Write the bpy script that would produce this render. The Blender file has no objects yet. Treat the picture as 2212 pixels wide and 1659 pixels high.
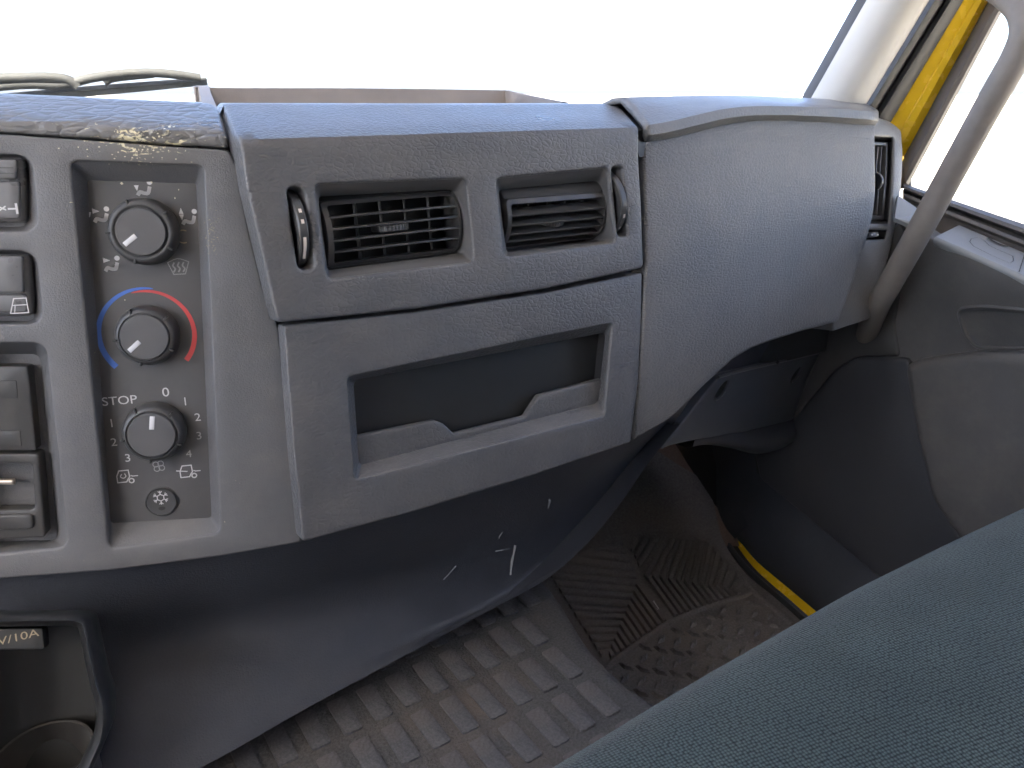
import bpy, math, random
import numpy as np
from mathutils import Matrix, Vector
from mathutils.geometry import delaunay_2d_cdt

random.seed(7)
SC = bpy.context.scene
COL = SC.collection
R = math.radians

# ------------------------------------------------------------------ camera
# world: X to the passenger side, Y forward, Z up, metres; passenger foot mat at z = 0
CAM = np.array((0.0, 0.0, 0.86))
YAW, PITCH, FOC = R(32.6), R(20.8), 1661.0          # focal length in units of a 2212 wide picture
_az = np.array((math.sin(YAW), math.cos(YAW), 0.0))
C_R = np.array((math.cos(YAW), -math.sin(YAW), 0.0))
C_F = _az * math.cos(PITCH) + np.array((0, 0, -math.sin(PITCH)))
C_D = -_az * math.sin(PITCH) + np.array((0, 0, -math.cos(PITCH)))
cd = bpy.data.cameras.new('camera')
cd.sensor_fit = 'HORIZONTAL'; cd.sensor_width = 36.0; cd.lens = 36.0 * FOC / 2212.0
cd.dof.use_dof = True; cd.dof.focus_distance = 0.76; cd.dof.aperture_fstop = 18.0
cd.clip_start = 0.01; cd.clip_end = 2000
cam = bpy.data.objects.new('camera', cd); COL.objects.link(cam)
m = Matrix.Identity(4)
for i in range(3):
    m[i][0] = C_R[i]; m[i][1] = -C_D[i]; m[i][2] = -C_F[i]; m[i][3] = CAM[i]
cam.matrix_world = m
SC.camera = cam

# ------------------------------------------------------------------ sky, sun, exposure
SUN_EL, SUN_AZ = R(52), R(225)                       # azimuth clockwise from +Y: sun to the left of the cab, a little behind
w = bpy.data.worlds.new('World'); SC.world = w; w.use_nodes = True
nt = w.node_tree; nt.nodes.clear()
sky = nt.nodes.new('ShaderNodeTexSky'); sky.sky_type = 'NISHITA'; sky.sun_disc = False
sky.sun_elevation = SUN_EL; sky.sun_rotation = SUN_AZ
sky.air_density = 0.4; sky.dust_density = 2.6; sky.ozone_density = 0.0
bg = nt.nodes.new('ShaderNodeBackground'); bg.inputs[1].default_value = 0.15
wo = nt.nodes.new('ShaderNodeOutputWorld')
nt.links.new(sky.outputs[0], bg.inputs[0]); nt.links.new(bg.outputs[0], wo.inputs[0])
sl = bpy.data.lights.new('sun', 'SUN'); sl.energy = 4.0; sl.angle = R(0.6); sl.color = (1.0, 0.95, 0.88)
so = bpy.data.objects.new('sun', sl); COL.objects.link(so)
sd = Vector((math.sin(SUN_AZ) * math.cos(SUN_EL), math.cos(SUN_AZ) * math.cos(SUN_EL), math.sin(SUN_EL)))
so.rotation_euler = sd.to_track_quat('Z', 'Y').to_euler(); so.location = (0, 0, 8)
vs = SC.view_settings
vs.view_transform = 'Standard'; vs.look = 'None'; vs.gamma = 1.0; vs.use_curve_mapping = False
vs.exposure = 3.5
SC.cycles.use_denoising = True
SC.cycles.max_bounces = 6; SC.cycles.diffuse_bounces = 4; SC.cycles.glossy_bounces = 3
SC.cycles.use_adaptive_sampling = True; SC.cycles.adaptive_threshold = 0.03
SC.cycles.transparent_max_bounces = 12
SC.cycles.sample_clamp_indirect = 6.0

# ------------------------------------------------------------------ helpers
def ray(u, v):
    d = C_F + C_R * ((u - 1106.0) / FOC) + C_D * ((v - 829.5) / FOC)
    return d
def at(u, v, X=None, Y=None, Z=None):
    """point where the line of sight through picture point (u, v) meets an axis plane of the cab"""
    d = ray(u, v)
    if X is not None: t = (X - CAM[0]) / d[0]
    elif Y is not None: t = (Y - CAM[1]) / d[1]
    else: t = (Z - CAM[2]) / d[2]
    return CAM + d * t

class Chart:
    """a surface of the cab: a frame (eu, ev, en) and a height h(u, v) along en"""
    def __init__(s, O, eu, ev, h=None):
        s.O = np.array(O, float); s.eu = np.array(eu, float); s.ev = np.array(ev, float)
        s.eu /= np.linalg.norm(s.eu); s.ev /= np.linalg.norm(s.ev)
        s.en = np.cross(s.eu, s.ev); s.h = h or (lambda a, b: 0.0)
    def P(s, a, b, d=0.0):
        return s.O + s.eu * a + s.ev * b + s.en * (s.h(a, b) - d)
    def hit(s, u, v, d=0.0):
        r = ray(u, v); c = CAM - s.O
        ro = np.array((c @ s.eu, c @ s.ev, c @ s.en)); rd = np.array((r @ s.eu, r @ s.ev, r @ s.en))
        t = (-d - ro[2]) / rd[2]
        for _ in range(25):
            p = ro + rd * t
            g = p[2] - s.h(p[0], p[1]) + d
            e = 1e-4
            q = ro + rd * (t + e)
            g2 = q[2] - s.h(q[0], q[1]) + d
            sl_ = (g2 - g) / e
            if abs(sl_) < 1e-9: break
            dt = -g / sl_
            dt = max(-0.08, min(0.08, dt))
            t += dt
            if abs(dt) < 1e-7: break
        p = ro + rd * t
        return (p[0], p[1])
    def hits(s, pts, d=0.0):
        return [s.hit(u, v, d) for u, v in pts]

def sstep(a, b, x):
    t = max(0.0, min(1.0, (x - a) / (b - a))); return t * t * (3 - 2 * t)
def lerp(a, b, t): return a + (b - a) * t
def interp(x, xs, ys): return float(np.interp(x, xs, ys))

def mesh_obj(name, verts, faces, mat, parent=None, smooth=35):
    me = bpy.data.meshes.new(name)
    me.from_pydata([tuple(map(float, p)) for p in verts], [], faces)
    me.validate()
    if smooth:
        me.polygons.foreach_set('use_smooth', [True] * len(me.polygons))
        me.set_sharp_from_angle(angle=R(smooth))
    if mat is not None: me.materials.append(mat)
    o = bpy.data.objects.new(name, me); COL.objects.link(o)
    if parent is not None: attach(o, parent)
    return o
def attach(o, p):
    o.parent = p; o.matrix_parent_inverse = world_of(p).inverted()
def world_of(o):
    mw = Matrix.LocRotScale(o.location, o.rotation_euler, o.scale)
    if o.parent: return world_of(o.parent) @ o.matrix_parent_inverse @ mw
    return mw
def tag(o, label, cat, group=None):
    o['label'] = label; o['category'] = cat
    if group: o['group'] = group
    return o
def thing(name, loc, label, cat, group=None):
    o = bpy.data.objects.new(name, None); o.empty_display_size = 0.02
    o.location = tuple(map(float, loc)); COL.objects.link(o)
    return tag(o, label, cat, group)
def struct(o):
    o['kind'] = 'structure'; return o

def area2(p): return sum(p[i][0] * p[(i + 1) % len(p)][1] - p[(i + 1) % len(p)][0] * p[i][1] for i in range(len(p)))
def ccw(p): return list(p) if area2(p) > 0 else list(p)[::-1]
def inpoly(P, poly):
    """numpy point-in-polygon"""
    x, y = P[:, 0], P[:, 1]; c = np.zeros(len(P), bool); n = len(poly)
    for i in range(n):
        x1, y1 = poly[i]; x2, y2 = poly[(i + 1) % n]
        k = ((y1 > y) != (y2 > y))
        with np.errstate(divide='ignore', invalid='ignore'):
            xi = (x2 - x1) * (y - y1) / (y2 - y1 + 1e-30) + x1
        c ^= k & (x < xi)
    return c
def rounded(poly, r, n=5):
    """round the corners of a polygon; r a number or one per corner; always n+1 points per corner"""
    out = []; N = len(poly)
    rs = r if isinstance(r, (list, tuple)) else [r] * N
    for i in range(N):
        p0, p1, p2 = (np.array(poly[i - 1]), np.array(poly[i]), np.array(poly[(i + 1) % N]))
        a = p0 - p1; b = p2 - p1; la, lb = np.linalg.norm(a), np.linalg.norm(b); a /= la; b /= lb
        rr = min(rs[i], la * .45, lb * .45)
        q0 = p1 + a * rr; q2 = p1 + b * rr
        for k in range(n + 1):
            t = k / n
            q = q0 * (1 - t) ** 2 + p1 * 2 * t * (1 - t) + q2 * t * t
            out.append((q[0], q[1]))
    return out
def dense(poly, step, closed=True):
    out = []; N = len(poly)
    for i in range(N if closed else N - 1):
        p = np.array(poly[i]); q = np.array(poly[(i + 1) % N]); L = np.linalg.norm(q - p)
        k = max(1, int(math.ceil(L / step)))
        for j in range(k): out.append(tuple(p + (q - p) * j / k))
    if not closed: out.append(tuple(poly[-1]))
    return out
def offset(poly, d):
    """move a CCW polygon inward by d"""
    N = len(poly); out = []
    P = [np.array(p) for p in poly]
    for i in range(N):
        a = P[i] - P[i - 1]; b = P[(i + 1) % N] - P[i]
        na = np.array((-a[1], a[0])) / (np.linalg.norm(a) + 1e-12); nb = np.array((-b[1], b[0])) / (np.linalg.norm(b) + 1e-12)
        k = na + nb; L = k @ k
        k = k * (2.0 / L) if L > 0.4 else k / math.sqrt(L + 1e-9)
        out.append(tuple(P[i] + k * d))
    return out
def smooth_line(pts, n=8):
    """Catmull-Rom through points of any dimension"""
    P = [np.array(p, float) for p in pts]; out = []
    P = [2 * P[0] - P[1]] + P + [2 * P[-1] - P[-2]]
    for i in range(1, len(P) - 2):
        for k in range(n):
            t = k / n
            out.append(0.5 * ((2 * P[i]) + (-P[i - 1] + P[i + 1]) * t + (2 * P[i - 1] - 5 * P[i] + 4 * P[i + 1] - P[i + 2]) * t * t
                              + (-P[i - 1] + 3 * P[i] - 3 * P[i + 1] + P[i + 2]) * t ** 3))
    out.append(P[-2]); return out

def fill2d(outer, holes, step):
    """triangles of a region with holes, with inner points for curvature"""
    pts = [tuple(p) for p in outer]; edges = [(i, (i + 1) % len(outer)) for i in range(len(outer))]
    for h in holes:
        b = len(pts); pts += [tuple(p) for p in h]; edges += [(b + i, b + (i + 1) % len(h)) for i in range(len(h))]
    nb = len(pts)
    o = np.array(outer)
    if step:
        xs = np.arange(o[:, 0].min() + step / 2, o[:, 0].max(), step); ys = np.arange(o[:, 1].min() + step / 2, o[:, 1].max(), step)
        if len(xs) and len(ys):
            G = np.array([(x, y) for x in xs for y in ys])
            k = inpoly(G, offset(outer, step * .3))
            for h in holes: k &= ~inpoly(G, offset(ccw(h), -step * .3))
            pts += [tuple(p) for p in G[k]]
    v, e, f, ov, oe, of = delaunay_2d_cdt([Vector(p) for p in pts], edges, [], 0, 1e-7)
    V = np.array([(p.x, p.y) for p in v])
    F = [tuple(t) for t in f]
    C = np.array([V[list(t)].mean(axis=0) for t in F])
    k = inpoly(C, outer)
    for h in holes: k &= ~inpoly(C, h)
    F = [t for t, kk in zip(F, k) if kk]
    F = [t if ((V[t[1]] - V[t[0]])[0] * (V[t[2]] - V[t[0]])[1] - (V[t[1]] - V[t[0]])[1] * (V[t[2]] - V[t[0]])[0]) > 0 else t[::-1] for t in F]
    def ar(t):
        p, q, s_ = V[t[0]], V[t[1]], V[t[2]]; return ((q - p)[0] * (s_ - p)[1] - (q - p)[1] * (s_ - p)[0]) / 2
    F = [t for t in F if ar(t) > 4e-9]          # slivers spoil the smooth normals
    return V, F

def panel(name, ch, outer, holes=(), mat=None, parent=None, r=0.002, depth=0.012, hole_depth=0.004, step=0.015, d0=0.0, seg=0.006, smooth=40, ns=3):
    """sheet with rounded rim lying on a chart, holes cut through"""
    outer = dense(ccw(outer), seg)
    holes = [dense(ccw(h), seg) for h in holes]
    V, F = fill2d(offset(outer, r), [offset(h, -r) for h in holes], step)
    verts = [ch.P(a, b, d0) for a, b in V]; faces = list(F)
    def rim(loop, inward, dep):
        base = len(verts); n = len(loop)
        rings = [(r * (1 - math.sin(t * math.pi / 2 / ns)), r * (1 - math.cos(t * math.pi / 2 / ns))) for t in range(ns + 1)] + [(0.0, max(dep, r * 1.01))]
        for ins, dd in rings:
            for a, b in offset(loop, ins * inward): verts.append(ch.P(a, b, d0 + dd))
        for k in range(len(rings) - 1):
            for i in range(n):
                j = (i + 1) % n
                q = (base + k * n + i, base + (k + 1) * n + i, base + (k + 1) * n + j, base + k * n + j)
                faces.append(q if inward > 0 else q[::-1])
    rim(outer, 1, depth)
    for h in holes: rim(h, -1, hole_depth)
    o = mesh_obj(name, verts, faces, mat, parent, None)
    weld(o, 1e-5, smooth)
    return o
def weld(o, dist=1e-5, smooth=40):
    import bmesh
    bm = bmesh.new(); bm.from_mesh(o.data); bmesh.ops.remove_doubles(bm, verts=bm.verts, dist=dist); bm.to_mesh(o.data); bm.free()
    if smooth:
        o.data.polygons.foreach_set('use_smooth', [True] * len(o.data.polygons)); o.data.set_sharp_from_angle(angle=R(smooth))
def loft(name, rings, mat, parent=None, cap0=False, cap1=False, closed=True, smooth=35, flip=False):
    """skin through rings of 3D points with equal counts"""
    n = len(rings[0]); verts = [p for rg in rings for p in rg]; faces = []
    for k in range(len(rings) - 1):
        for i in range(n if closed else n - 1):
            j = (i + 1) % n
            q = (k * n + i, k * n + j, (k + 1) * n + j, (k + 1) * n + i)
            faces.append(q[::-1] if flip else q)
    if cap0: faces.append(tuple(range(n))[::-1] if not flip else tuple(range(n)))
    if cap1:
        b = (len(rings) - 1) * n; t = tuple(range(b, b + n)); faces.append(t if not flip else t[::-1])
    return mesh_obj(name, verts, faces, mat, parent, smooth)
def ring(ch, poly, d): return [ch.P(a, b, d) for a, b in poly]
def recess(name, ch, loops, mat, parent=None, cap=True, smooth=50):
    """loops: [(uv polygon, depth)], same counts, first at the rim"""
    return loft(name, [ring(ch, p, d) for p, d in loops], mat, parent, cap1=cap, smooth=smooth)
def grid(name, rows, mat, parent=None, smooth=40, flip=False, thick=None):
    n = len(rows[0]); verts = [p for r_ in rows for p in r_]; faces = []
    for k in range(len(rows) - 1):
        for i in range(n - 1):
            q = (k * n + i, (k + 1) * n + i, (k + 1) * n + i + 1, k * n + i + 1)
            faces.append(q[::-1] if flip else q)
    o = mesh_obj(name, verts, faces, mat, parent, smooth)
    if thick:
        md = o.modifiers.new('solid', 'SOLIDIFY'); md.thickness = thick; md.offset = -1
    return o
def frame_box(name, O, ex, ey, ez, x0, x1, y0, y1, z0, z1, mat, parent=None, bev=0.0, seg=2):
    import bmesh
    bm = bmesh.new()
    vs_ = [bm.verts.new((x, y, z)) for x in (x0, x1) for y in (y0, y1) for z in (z0, z1)]
    for f in ((0, 1, 3, 2), (4, 6, 7, 5), (0, 4, 5, 1), (2, 3, 7, 6), (0, 2, 6, 4), (1, 5, 7, 3)): bm.faces.new([vs_[i] for i in f])
    bmesh.ops.recalc_face_normals(bm, faces=bm.faces)
    if bev: bmesh.ops.bevel(bm, geom=list(bm.edges), offset=bev, segments=seg, affect='EDGES', profile=.5)
    O = np.array(O); verts = [O + ex * v.co.x + ey * v.co.y + ez * v.co.z for v in bm.verts]
    bm.verts.index_update()
    faces = [tuple(v.index for v in f.verts) for f in bm.faces]; bm.free()
    return mesh_obj(name, verts, faces, mat, parent, 35)
def lathe(name, O, ex, ey, ez, prof, mat, parent=None, n=48, smooth=40, squash=1.0, a0=0, a1=2 * math.pi, cap=True):
    verts, faces = [], []; O = np.array(O); full = abs(a1 - a0 - 2 * math.pi) < 1e-6
    m_ = n if full else n + 1
    for r_, h_ in prof:
        for i in range(m_):
            a = a0 + (a1 - a0) * i / n
            verts.append(O + ex * (r_ * math.cos(a)) + ey * (r_ * math.sin(a) * squash) + ez * h_)
    for k in range(len(prof) - 1):
        for i in range(n):
            j = (i + 1) % m_
            faces.append((k * m_ + i, k * m_ + j, (k + 1) * m_ + j, (k + 1) * m_ + i))
    if cap and full: faces.append(tuple(range((len(prof) - 1) * m_, len(prof) * m_)))
    return mesh_obj(name, verts, faces, mat, parent, smooth)
def tube(name, pts, rad, mat, parent=None, n=14, smooth=60, flat=1.0, cap=True):
    """tapered tube along 3D points; rad a number or a list"""
    P = [np.array(p, float) for p in pts]; rings = []
    up = np.array((0.01, 0.02, 1.0))
    for i, p in enumerate(P):
        t = P[min(i + 1, len(P) - 1)] - P[max(i - 1, 0)]; t /= np.linalg.norm(t)
        a = np.cross(t, up); a /= np.linalg.norm(a); b = np.cross(a, t)
        r_ = rad[i] if isinstance(rad, (list, tuple)) else rad
        rings.append([p + a * (r_ * math.cos(2 * math.pi * k / n)) + b * (r_ * flat * math.sin(2 * math.pi * k / n)) for k in range(n)])
    return loft(name, rings, mat, parent, cap0=cap, cap1=cap, smooth=smooth)

# flat print on a chart -------------------------------------------------------
def print_polys(name, ch, polys, d, mat, parent):
    verts, faces = [], []
    for p in polys:
        b = len(verts); p = ccw(p); verts += [ch.P(x, y, d) for x, y in p]; faces.append(tuple(range(b, b + len(p))))
    return mesh_obj(name, verts, faces, mat, parent, None)
def stroke(pts, wd, closed=False):
    out = []; N = len(pts)
    for i in range(N if closed else N - 1):
        p = np.array(pts[i], float); q = np.array(pts[(i + 1) % N], float); t = q - p; L = np.linalg.norm(t)
        if L < 1e-9: continue
        t /= L; n_ = np.array((-t[1], t[0])) * wd / 2; e = t * wd * .3
        out.append([tuple(p - e + n_), tuple(p - e - n_), tuple(q + e - n_), tuple(q + e + n_)])
    return out
def circ(c, r_, n=14, a0=0, a1=2 * math.pi, rx=1.0):
    return [(c[0] + rx * r_ * math.cos(a0 + (a1 - a0) * i / n), c[1] + r_ * math.sin(a0 + (a1 - a0) * i / n)) for i in range(n if abs(a1 - a0 - 2 * math.pi) < 1e-6 else n + 1)]
def place(polys, c, s, rot=0.0):
    ca, sa = math.cos(rot), math.sin(rot)
    return [[(c[0] + s * (x * ca - y * sa), c[1] + s * (x * sa + y * ca)) for x, y in p] for p in polys]
def text(name, ch, s_, c, size, d, mat, parent, rot=0.0, stretch=1.0):
    cu = bpy.data.curves.new('text', 'FONT'); cu.body = s_; cu.size = 1.0; cu.align_x = 'CENTER'; cu.align_y = 'CENTER'; cu.resolution_u = 4
    to = bpy.data.objects.new('text', cu); COL.objects.link(to)
    dg = bpy.context.evaluated_depsgraph_get(); me = to.evaluated_get(dg).to_mesh()
    ca, sa = math.cos(rot), math.sin(rot)
    verts = []
    for v in me.vertices:
        x, y = v.co.x * size * stretch, v.co.y * size
        verts.append(ch.P(c[0] + x * ca - y * sa, c[1] + x * sa + y * ca, d))
    faces = [tuple(p.vertices) for p in me.polygons]
    o = mesh_obj(name, verts, faces, mat, parent, None)
    to.evaluated_get(dg).to_mesh_clear(); bpy.data.objects.remove(to); bpy.data.curves.remove(cu)
    return o

# ------------------------------------------------------------------ materials
def new_mat(name):
    mt = bpy.data.materials.new(name); mt.use_nodes = True
    n_ = mt.node_tree; b = n_.nodes['Principled BSDF']
    return mt, n_, b
def N(nt_, t, **kw):
    nd = nt_.nodes.new(t)
    for k, v in kw.items():
        if k.startswith('i_'): nd.inputs[k[2:].replace('_', ' ')].default_value = v
        else: setattr(nd, k, v)
    return nd
def ramp(nt_, a, b, ca=(0, 0, 0, 1), cb=(1, 1, 1, 1)):
    r_ = nt_.nodes.new('ShaderNodeValToRGB'); e = r_.color_ramp.elements
    e[0].position = a; e[0].color = ca; e[1].position = b; e[1].color = cb; return r_
def mix_rgb(nt_, fac, c1, c2, mode='MIX'):
    mx = nt_.nodes.new('ShaderNodeMix'); mx.data_type = 'RGBA'; mx.blend_type = mode
    for sock, val in ((mx.inputs['Factor'], fac), (mx.inputs['A'], c1), (mx.inputs['B'], c2)):
        if hasattr(val, 'links') or hasattr(val, 'is_output'): nt_.links.new(val, sock)
        else: sock.default_value = val
    return mx.outputs['Result']
def math_n(nt_, op, a, b=None):
    nd = nt_.nodes.new('ShaderNodeMath'); nd.operation = op
    for i, v in enumerate((a, b)):
        if v is None: continue
        if hasattr(v, 'is_output'): nt_.links.new(v, nd.inputs[i])
        else: nd.inputs[i].default_value = v
    return nd.outputs[0]
def coords(nt_, scale=(1, 1, 1), rot=(0, 0, 0), loc=(0, 0, 0)):
    tc = nt_.nodes.new('ShaderNodeTexCoord'); mp = nt_.nodes.new('ShaderNodeMapping')
    mp.inputs['Scale'].default_value = scale; mp.inputs['Rotation'].default_value = rot; mp.inputs['Location'].default_value = loc
    nt_.links.new(tc.outputs['Object'], mp.inputs['Vector']); return mp.outputs[0]
def c4(c): return (c[0], c[1], c[2], 1.0)

def leather(name, col, cell=0.006, stretch=(1, 1, 1), rot=(0, 0, 0), bump=0.3, rough=0.5, var=0.12, spec=0.45, dust=0.0, dustcol=(.35, .3, .24), fine=0.4, extra=None):
    """moulded grained plastic: creased cells plus fine grain, slight mottling and dust"""
    mt, t, b = new_mat(name)
    co = coords(t, stretch, rot)
    nz = N(t, 'ShaderNodeTexNoise', i_Scale=0.5 / cell, i_Detail=3.0)
    t.links.new(co, nz.inputs['Vector'])
    ad = N(t, 'ShaderNodeVectorMath', operation='MULTIPLY_ADD')
    t.links.new(nz.outputs['Color'], ad.inputs[0]); ad.inputs[1].default_value = (cell * 1.4,) * 3; t.links.new(co, ad.inputs[2])
    vo = N(t, 'ShaderNodeTexVoronoi', feature='DISTANCE_TO_EDGE', i_Scale=1.0 / cell, i_Randomness=1.0)
    t.links.new(ad.outputs[0], vo.inputs['Vector'])
    rp = ramp(t, 0.0, 0.22); t.links.new(vo.outputs['Distance'], rp.inputs[0])
    nf = N(t, 'ShaderNodeTexNoise', i_Scale=1.6 / cell, i_Detail=2.0); t.links.new(co, nf.inputs['Vector'])
    hgt = math_n(t, 'ADD', rp.outputs[0], math_n(t, 'MULTIPLY', nf.outputs[0], fine))
    bp = N(t, 'ShaderNodeBump', i_Strength=bump, i_Distance=cell * 0.16)
    t.links.new(hgt, bp.inputs['Height']); t.links.new(bp.outputs[0], b.inputs['Normal'])
    big = N(t, 'ShaderNodeTexNoise', i_Scale=9.0, i_Detail=4.0, i_Roughness=0.65); t.links.new(coords(t), big.inputs['Vector'])
    r2 = ramp(t, 0.3, 0.72, c4([x * (1 - var) for x in col]), c4([x * (1 + var) for x in col])); t.links.new(big.outputs[0], r2.inputs[0])
    cout = r2.outputs[0]
    if dust:
        dn = N(t, 'ShaderNodeTexNoise', i_Scale=22.0, i_Detail=5.0, i_Roughness=0.7); t.links.new(coords(t, loc=(3, 1, 2)), dn.inputs['Vector'])
        dr = ramp(t, 0.45, 0.8); t.links.new(dn.outputs[0], dr.inputs[0])
        cout = mix_rgb(t, math_n(t, 'MULTIPLY', dr.outputs[0], dust), cout, c4(dustcol))
    if extra: cout = extra(t, cout)
    t.links.new(cout, b.inputs['Base Color'])
    rr = ramp(t, 0.3, 0.75, (rough - .06,) * 3 + (1,), (rough + .1,) * 3 + (1,)); t.links.new(big.outputs[0], rr.inputs[0])
    t.links.new(rr.outputs[0], b.inputs['Roughness'])
    b.inputs['Specular IOR Level'].default_value = spec
    return mt
def plain(name, col, rough=0.45, spec=0.5, metal=0.0, var=0.08, nscale=60.0, bump=0.0):
    mt, t, b = new_mat(name)
    nz = N(t, 'ShaderNodeTexNoise', i_Scale=nscale, i_Detail=4.0); t.links.new(coords(t), nz.inputs['Vector'])
    r2 = ramp(t, 0.3, 0.7, c4([x * (1 - var) for x in col]), c4([x * (1 + var) for x in col])); t.links.new(nz.outputs[0], r2.inputs[0])
    t.links.new(r2.outputs[0], b.inputs['Base Color'])
    rr = ramp(t, 0.3, 0.7, (rough - .04,) * 3 + (1,), (rough + .06,) * 3 + (1,)); t.links.new(nz.outputs[0], rr.inputs[0]); t.links.new(rr.outputs[0], b.inputs['Roughness'])
    b.inputs['Metallic'].default_value = metal; b.inputs['Specular IOR Level'].default_value = spec
    if bump:
        bp = N(t, 'ShaderNodeBump', i_Strength=bump, i_Distance=0.0006); t.links.new(nz.outputs[0], bp.inputs['Height']); t.links.new(bp.outputs[0], b.inputs['Normal'])
    return mt
def glass(name, tint=(0.93, 0.95, 0.94)):
    mt = bpy.data.materials.new(name); mt.use_nodes = True; t = mt.node_tree; t.nodes.clear()
    o = t.nodes.new('ShaderNodeOutputMaterial'); tr = t.nodes.new('ShaderNodeBsdfTransparent'); gl = t.nodes.new('ShaderNodeBsdfGlossy'); mx = t.nodes.new('ShaderNodeMixShader')
    tr.inputs[0].default_value = c4(tint); gl.inputs['Roughness'].default_value = 0.01
    mx.inputs[0].default_value = 0.05
    t.links.new(tr.outputs[0], mx.inputs[1]); t.links.new(gl.outputs[0], mx.inputs[2]); t.links.new(mx.outputs[0], o.inputs[0])
    return mt

GREY = (0.108, 0.107, 0.111)
def paint_scrapes(t, cin):
    """flaked cream paint rubbed onto the plastic beside the pad seam"""
    co = coords(t)
    ce = SCRAPE
    sp = N(t, 'ShaderNodeVectorMath', operation='SUBTRACT'); t.links.new(co, sp.inputs[0]); sp.inputs[1].default_value = tuple(ce)
    ml = N(t, 'ShaderNodeVectorMath', operation='MULTIPLY'); t.links.new(sp.outputs[0], ml.inputs[0]); ml.inputs[1].default_value = (1 / 0.062, 1 / 0.035, 1 / 0.026)
    ln = N(t, 'ShaderNodeVectorMath', operation='LENGTH'); t.links.new(ml.outputs[0], ln.inputs[0])
    fall = ramp(t, 0.25, 1.0, (1, 1, 1, 1), (0, 0, 0, 1)); t.links.new(ln.outputs['Value'], fall.inputs[0])
    nz = N(t, 'ShaderNodeTexNoise', i_Scale=150.0, i_Detail=6.0, i_Roughness=0.7, i_Distortion=1.2); t.links.new(coords(t, (0.5, 1, 1.3)), nz.inputs['Vector'])
    sm = math_n(t, 'ADD', nz.outputs[0], math_n(t, 'MULTIPLY', fall.outputs[0], 0.16))
    rp = ramp(t, 0.695, 0.73); t.links.new(sm, rp.inputs[0])
    n2 = N(t, 'ShaderNodeTexNoise', i_Scale=40.0, i_Detail=4.0); t.links.new(co, n2.inputs['Vector'])
    brown = mix_rgb(t, math_n(t, 'MULTIPLY', fall.outputs[0], math_n(t, 'MULTIPLY', n2.outputs[0], 0.35)), cin, (.16, .13, .08, 1))
    return mix_rgb(t, rp.outputs[0], brown, (.62, .55, .36, 1))

# ------------------------------------------------------------------ surfaces of the cab
TILT = R(8.5)
cT, sT = math.cos(TILT), math.sin(TILT)
def softplus(x, s=0.0016):
    return s * math.log1p(math.exp(max(-40, min(40, x / s))))
VENT0 = Chart((0, .585, .72), (1, 0, 0), (0, sT, cT))
_vc = VENT0.hit(900, 287)[1]
VENT = Chart((0, .585, .72), (1, 0, 0), (0, sT, cT), lambda a, b: -2.4 * softplus(b - _vc))
CA = R(19)
_ceu = (math.cos(CA), -math.sin(CA), 0); _cev = (sT * math.sin(CA), sT * math.cos(CA), cT)
_cO = (.165 + .018 * math.sin(CA), .585 + .018 * math.cos(CA), .72)
CONS0 = Chart(_cO, _ceu, _cev)
_cl = [CONS0.hit(u, v) for u, v in ((-500, 224), (0, 253), (225, 266), (475, 283), (700, 295))]
_clx, _cly = [p[0] for p in _cl], [p[1] for p in _cl]
CONS = Chart(_cO, _ceu, _cev, lambda a, b: -2.4 * softplus(b - interp(a, _clx, _cly)))
def lid_h(a, b):
    return -0.028 * sstep(.56, .98, a) + 0.004 * math.exp(-((a - .62) / .12) ** 2) - 0.5 * max(0, b + .05) ** 2 - 0.5 * max(0, -.08 - b) ** 2
LID = Chart((0, .590, .72), (1, 0, 0), (0, sT, cT), lid_h)
def floor_h(a, b):
    return 0.75 * softplus(b - .93, .03) + 0.9 * softplus(a - 1.12, .02)
FLOOR = Chart((0, 0, 0), (1, 0, 0), (0, 1, 0), floor_h)
ZT = .285
TUN = Chart((0, 0, ZT), (1, 0, 0), (0, 1, 0))
DOOR = Chart((1.10, 0, .5), (0, -1, 0), (0, 0, 1))
SCRAPE = CONS.P(*CONS.hit(310, 305))

M = {}
M['dash'] = leather('grained dark grey plastic', GREY, cell=.0047, stretch=(.75, 1, 1.15), bump=.36, rough=.33, dust=.10)
M['console'] = leather('fine grained grey plastic', GREY, cell=.0022, bump=.35, rough=.5, dust=.12, extra=paint_scrapes)
M['pad'] = leather('creased soft grey pad', (.128, .126, .127), cell=.0085, stretch=(.55, .8, 1.2), bump=.5, rough=.32, dust=.08, extra=paint_scrapes)
M['lid'] = leather('pebbled grey plastic lid', (.128, .126, .126), cell=.0042, stretch=(.7, 1, 1.3), bump=.5, rough=.42, dust=.10)
M['cap'] = leather('grained grey cap', (.15, .148, .148), cell=.0045, bump=.3, rough=.36, dust=.12)
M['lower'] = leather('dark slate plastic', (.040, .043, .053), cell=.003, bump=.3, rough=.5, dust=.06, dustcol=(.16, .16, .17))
M['navy'] = leather('dark slate footwell plastic', (.042, .045, .054), cell=.003, bump=.25, rough=.55, dust=.08, dustcol=(.14, .14, .14))
M['black'] = plain('black plastic', (.022, .022, .022), rough=.42)
M['vent'] = plain('satin black plastic', (.058, .056, .055), rough=.32)
M['inner'] = plain('matt grey inner plastic', (.118, .114, .113), rough=.6)
M['plate'] = plain('matt grey face plate', (.080, .077, .078), rough=.6, nscale=200, var=.05)
M['knob'] = plain('soft black rubberised plastic', (.055, .054, .054), rough=.46)
M['knobcap'] = plain('grey knob face', (.082, .079, .080), rough=.55)
M['white'] = plain('white print', (.55, .54, .55), rough=.6, var=.05)
M['cream'] = plain('cream print', (.66, .58, .52), rough=.6)
M['faint'] = plain('worn print', (.30, .29, .29), rough=.6)
M['wornp'] = plain('worn yellowed print', (.33, .27, .18), rough=.6)
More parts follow.
